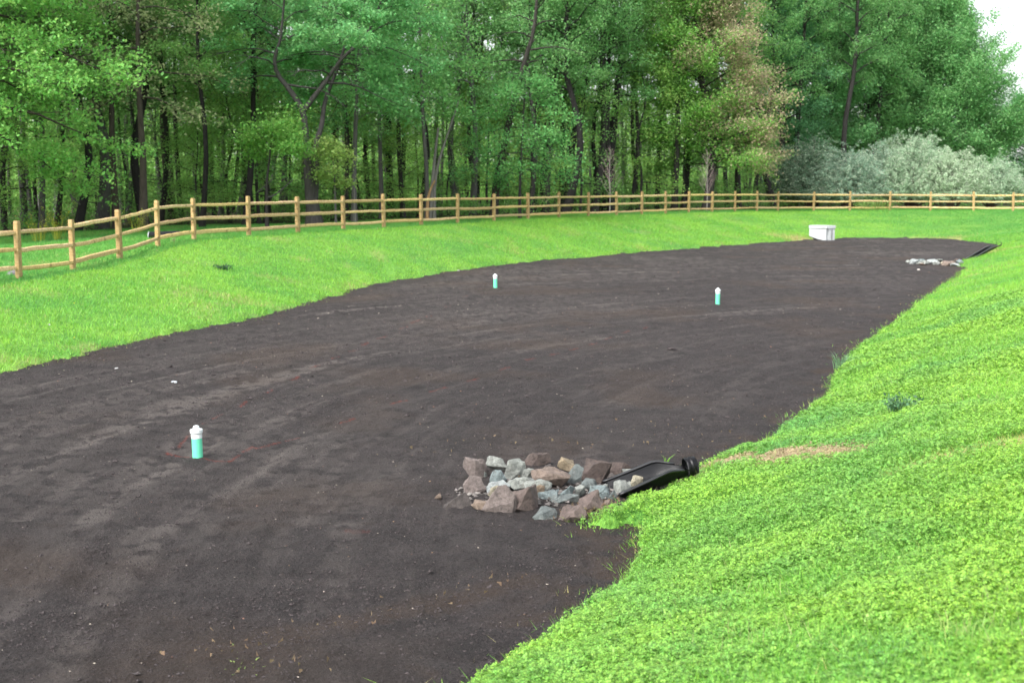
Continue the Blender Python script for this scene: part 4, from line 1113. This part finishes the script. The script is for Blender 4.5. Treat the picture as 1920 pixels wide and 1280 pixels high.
# ================================================================ BLACK PIPE ENDS
def pipe_end(name, toe, collar, z0, z1, rp, hw_toe, hw_sh, label, mouth=.1):
    """flared end section: U channel from pipe collar to open toe, rolled rims on both walls"""
    toe = Vector((toe[0], toe[1], z0)); col = Vector((collar[0], collar[1], z1)); ax = (col - toe); L = ax.length; ax.normalize()
    side = Vector((ax.y, -ax.x, 0)).normalized(); up = side.cross(ax).normalized()
    if up.z < 0: up = -up
    root = empty(name, toe)
    def pt(s, u, v): return ax * s + side * u + up * v
    bm = bmesh.new(); rows = []
    nS = 16
    prof = []
    for i in range(nS + 1):
        t = i / nS; s = L * t
        k = min(1, max(0, (t - .62) / .38)); k = k * k * (3 - 2 * k)
        hw = hw_toe + (hw_sh - hw_toe) * min(1, t / .65); hw = hw * (1 - k) + rp * k
        wall = .085 + (2 * rp * .9 - .085) * min(1, t / .66) ** 1.1
        wall = wall * (1 - k) + rp * 1.0 * k
        prof.append((s, hw, wall, k))
    th = .008
    for s, hw, wall, k in prof:
        row = []
        m_ = 14
        for j in range(m_ + 1):
            a = math.pi * j / m_
            cx = -math.cos(a); cz = 1 - math.sin(a)
            e = .55 + .45 * k
            u = hw * math.copysign(abs(cx) ** e, cx) if abs(cx) > 1e-6 else 0
            v = wall * (1 - math.sin(a)) if k > .99 else wall * (abs(cx) ** (3.0 - 1.2 * k))
            row.append((s, u, v))
        rows.append(row)
    vo = [[bm.verts.new(pt(*p)) for p in r] for r in rows]
    for a, b_ in zip(vo, vo[1:]):
        for j in range(len(a) - 1): bm.faces.new((a[j], a[j + 1], b_[j + 1], b_[j]))
    bmesh.ops.solidify(bm, geom=bm.faces[:], thickness=th)
    bmobj('apron', bm, M['plastic'], root, True)
    for sgn in (0, -1):
        bm = bmesh.new(); rings = []
        for (s, hw, wall, k), row in zip(prof, rows):
            if k > .8: break
            p = row[sgn]; dz = p[2]; su = -1 if sgn == 0 else 1
            sec_ = [(0, 0), (0, .014), (su * .035, .016), (su * .042, .004), (su * .036, -.010), (su * .030, -.002)]
            rings.append([bm.verts.new(pt(p[0], p[1] + a, p[2] + b_)) for a, b_ in sec_])
        for a, b_ in zip(rings, rings[1:]):
            for j in range(6): bm.faces.new((a[j], a[(j + 1) % 6], b_[(j + 1) % 6], b_[j]))
        bm.faces.new(rings[0]); bm.faces.new(rings[-1][::-1])
        bmobj('rim', bm, M['plastic'], root, True)
    # corrugated collar
    bm = bmesh.new(); rings = []
    ns = 28; pf = [(-.04, 1.0), (-.03, 1.06), (-.012, 1.06), (-.004, 1.0), (.008, 1.0), (.016, 1.07), (.032, 1.07), (.04, 1.0), (.07, 1.0)]
    for s_, k in pf:
        rings.append([bm.verts.new(pt(L + s_, math.cos(2 * math.pi * j / ns) * rp * k, rp + math.sin(2 * math.pi * j / ns) * rp * k)) for j in range(ns)])
    for a, b_ in zip(rings, rings[1:]):
        for j in range(ns): bm.faces.new((a[j], a[(j + 1) % ns], b_[(j + 1) % ns], b_[j]))
    bmesh.ops.solidify(bm, geom=bm.faces[:], thickness=.006)
    bmobj('collar', bm, M['plastic'], root, True)
    tag(root, label, 'pipe end', 'black flared pipe ends')
    return root
pipe_end('flared_pipe_end', (.98, 12.18), (1.76, 12.36), -.02, .15, .09, .25, .21, 'black plastic flared pipe end beside the near stone pile')
a = P(1815, 489, .03); b_ = P(1862, 466, .25)
pipe_end('flared_pipe_end', (a[0], a[1] + .1), (b_[0] - .2, b_[1] - 1.2), -.02, .40, .10, .10, .10, 'far black flared pipe end running up the bank past small stones')

# black pipe by the fence
x, y = XY(281, 42, 1.1); x2, y2 = XY(338, 43.0, 1.1); zz = g1((x + x2) / 2, y)
bm = bmesh.new(); rings = []; ns = 20
Lp = x2 - x
for i in range(31):
    k = 1.06 if i % 2 else .97
    rings.append([bm.verts.new((i / 30 * Lp, (i / 30) * (y2 - y) + math.cos(2 * math.pi * j / ns) * .13 * k, .10 + math.sin(2 * math.pi * j / ns) * .13 * k)) for j in range(ns)])
for a, b_ in zip(rings, rings[1:]):
    for j in range(ns): bm.faces.new((a[j], a[(j + 1) % ns], b_[(j + 1) % ns], b_[j]))
bm.faces.new(rings[-1]);
root = empty('drain_pipe', (x, y, zz))
bmobj('barrel', bm, M['plastic'], root, True)
b = lathe([(.135, 0), (.15, .01), (.15, .05), (.12, .06), (.12, .0)]); o = bmobj('end_ring', b, M['concrete'], root, True); o.rotation_euler = (0, R(-90), 0); o.scale = (.85, .85, .6); o.location = (.0, 0, .10)
tag(root, 'black corrugated pipe lying on the grass behind the fence corner post', 'pipe')

# ================================================================ CONCRETE OUTLET BOX
x0, y0 = P(1519, 448, .05); x1, y1 = P(1568, 447, .05)
cx, cy = P(1549, 450, .02)
root = empty('concrete_outlet_box', (cx, cy, g1(cx, cy)))
k = cy / F
def L_(px): return (px - 1549) * k
H_ = 27.5 * k
bm = bmesh.new()
# body: near corner at origin; left face recedes to the left, right face to the right; its left lower corner is cut back
A = (L_(1521), .55); B = (0, 0); C = (L_(1567), .22); D = (L_(1540), .95)
def prism(bm, pts, z0, z1):
    lo = [bm.verts.new((a[0], a[1], z0 if not hasattr(z0, '__len__') else z0[i])) for i, a in enumerate(pts)]; hi = [bm.verts.new((a[0], a[1], z1)) for a in pts]
    n_ = len(pts); bm.faces.new(lo[::-1]); bm.faces.new(hi)
    for i in range(n_): bm.faces.new((lo[i], lo[(i + 1) % n_], hi[(i + 1) % n_], hi[i]))
tL = .2 * H_
prism(bm, [A, (A[0] * .55, A[1] * .55), (A[0] * .18, A[1] * .18), B, (C[0] * .12, C[1] * .12 + .10), (C[0] * .25, C[1] * .25 + .10), (C[0] * .3, C[1] * .3), C, D],
      [H_ * .30, H_ * .10, .03, -.12, -.1, -.1, -.12, -.12, -.1], H_ - tL)
bmesh.ops.bevel(bm, geom=bm.edges[:], offset=.012, segments=1, affect='EDGES')
bmobj('body', bm, M['concrete'], root)
bm = bmesh.new()
e = .035
prism(bm, [(A[0] - e, A[1] - e * .2), (-.0, -e * 1.6), (C[0] + e, C[1] - e), (D[0], D[1] + e)], H_ - tL + .008, H_ + .02)
bmesh.ops.bevel(bm, geom=bm.edges[:], offset=.015, segments=1, affect='EDGES')
bmobj('lid', bm, M['concrete'], root)
bm = bmesh.new(); prism(bm, [(C[0] * .62, C[1] * .62 - .012), (C[0] * .68, C[1] * .68 - .014), (C[0] * .68, C[1] * .68 + .05), (C[0] * .62, C[1] * .62 + .05)], .0, H_ * .72); bmobj('joint', bm, M['clod'], root)
tag(root, 'pale concrete outlet box with a flat lid at the far end of the soil', 'concrete box')

# ================================================================ PLANTS
def tuft(px, py, z, n_, h, wd, spread, colr, label, name='grass_tuft', lean=.5, leafn=0):
    rs = np.random.default_rng(int(px * 3 + py))
    x, y = P(px, py, z); g = g1(x, y)
    V = []; Fc = []
    for i in range(n_):
        a = rs.uniform(0, 6.28); b_ = rs.uniform(0, 6.28); p = np.array((math.cos(b_), math.sin(b_), 0)) * rs.random() * spread
        hh = h * rs.uniform(.5, 1.15); le = lean * hh * rs.uniform(.2, 1.3); dd = np.array((math.cos(b_), math.sin(b_), 0)); s_ = np.array((-math.sin(a), math.cos(a), 0)) * wd / 2
        m1 = p + dd * le * .35 + np.array((0, 0, hh * .6)); tp = p + dd * le + np.array((0, 0, hh * (.95 - .25 * rs.random())))
        k0 = len(V); V += [p - s_, p + s_, m1 + s_ * .8, m1 - s_ * .8, tp + s_ * .1, tp - s_ * .1]
        Fc += [(k0, k0 + 1, k0 + 2, k0 + 3), (k0 + 3, k0 + 2, k0 + 4, k0 + 5)]
    V = np.array(V); Fc = np.array(Fc)
    if leafn:
        lv, lf = leaves(rs, V[4::6], leafn, (spread * .25, spread * .25, h * .12), wd * 3, .4); Fc = np.vstack([Fc, lf + len(V)]); V = np.vstack([V, lv])
    o = npmesh(name, V, Fc, 4, M['weed'], attrs={'tint': np.zeros(len(V))}); o.location = (x, y, g - .01); o.color = (*colr, 1)
    return tag(o, label, 'plant')
tuft(1576, 690, .0, 80, .30, .012, .12, (.16,.30,.15), 'spiky grey-green grass tuft at the right soil edge', lean=.7)
tuft(1688, 735, .75, 60, .20, .014, .12, (.09,.20,.09), 'dark green weed clump on the right bank', leafn=4)
tuft(1470, 800, .0, 12, .16, .006, .04, (.10,.18,.07), 'wispy seedling in the soil near the right grass edge', lean=1.2, leafn=4)
tuft(418, 518, .5, 50, .13, .02, .2, (.04,.11,.04), 'dark green weed clump on the left bank', leafn=3)
tuft(1810, 1095, 1.2, 46, .13, .004, .12, (.36,.46,.14), 'pale yellow-green grass stalks in the clover at lower right', lean=.3)
tuft(1750, 1130, 1.2, 20, .09, .004, .04, (.30,.46,.08), 'sparse bright grass stalks left of the pale stalks at lower right', lean=.3)
tuft(1340, 860, .25, 110, .16, .006, .10, (.22,.42,.06), 'bright grass tuft rising beside the black pipe collar', lean=.3)
tuft(1248, 868, .0, 10, .12, .008, .02, (.20,.42,.05), 'small bright seedling behind the black pipe end', lean=.7)
tuft(1100, 968, .0, 60, .08, .006, .09, (.26,.40,.06), 'yellowish grass sprouting between the front right stones', lean=.8)
tuft(1068, 975, .0, 18, .07, .005, .05, (.26,.34,.08), 'thin pale sprouts at the front of the lower right stone', lean=1.0)
tuft(450, 1240, .0, 60, .03, .012, .35, (.30,.42,.12), 'pale green seedlings scattered low on the front soil', lean=1.0)
tuft(324, 462, 1.1, 24, .24, .012, .08, (.30,.34,.16), 'pale dry weed in front of the black pipe by the fence', lean=.5)
for px, dd, h, lab in ((75, 48, 1.0, 'yellow-flowering weed behind the first fence bay, the smaller at left'), (108, 48, 1.2, 'taller yellow-flowering weed behind the first fence bay'), (259, 50, .9, 'small yellow-green weed beside the fence corner')):
    x, y = XY(px, dd, .8); u_, v_ = PIX(x, y, g1(x, y))
    o = tuft(px, v_, g1(x, y), 26, h, .02, .22, (.42,.44,.05), lab, 'yellow_weed', .4, 7)
    o.location = (x, y, g1(x, y))
tb = tuft(1640, 397, 1.15, 120, .9, .03, 1.2, (.20,.32,.08), 'yellow-green brush at the foot of the silvery shrubs', 'low_brush', .5, 4)
del tb['category']; tb['kind'] = 'stuff'
rs = np.random.default_rng(12)
xs = []; 
for q in range(34):
    px = rs.uniform(20, 900); py = rs.uniform(455, 640); xx, yy = P(px, py, .55)
    if bed_sd(np.array([xx]), np.array([yy]))[0] > .3 and yy < 46: xs.append((xx, yy))
xs = np.array(xs)
if len(xs):
    lumps('dandelions', xs[:, 0], xs[:, 1], gz(xs[:, 0], xs[:, 1]) + .07, np.full(len(xs), .018), M['weed'], 'tiny yellow dandelion heads dotted over the left bank', (.65,.52,.04))
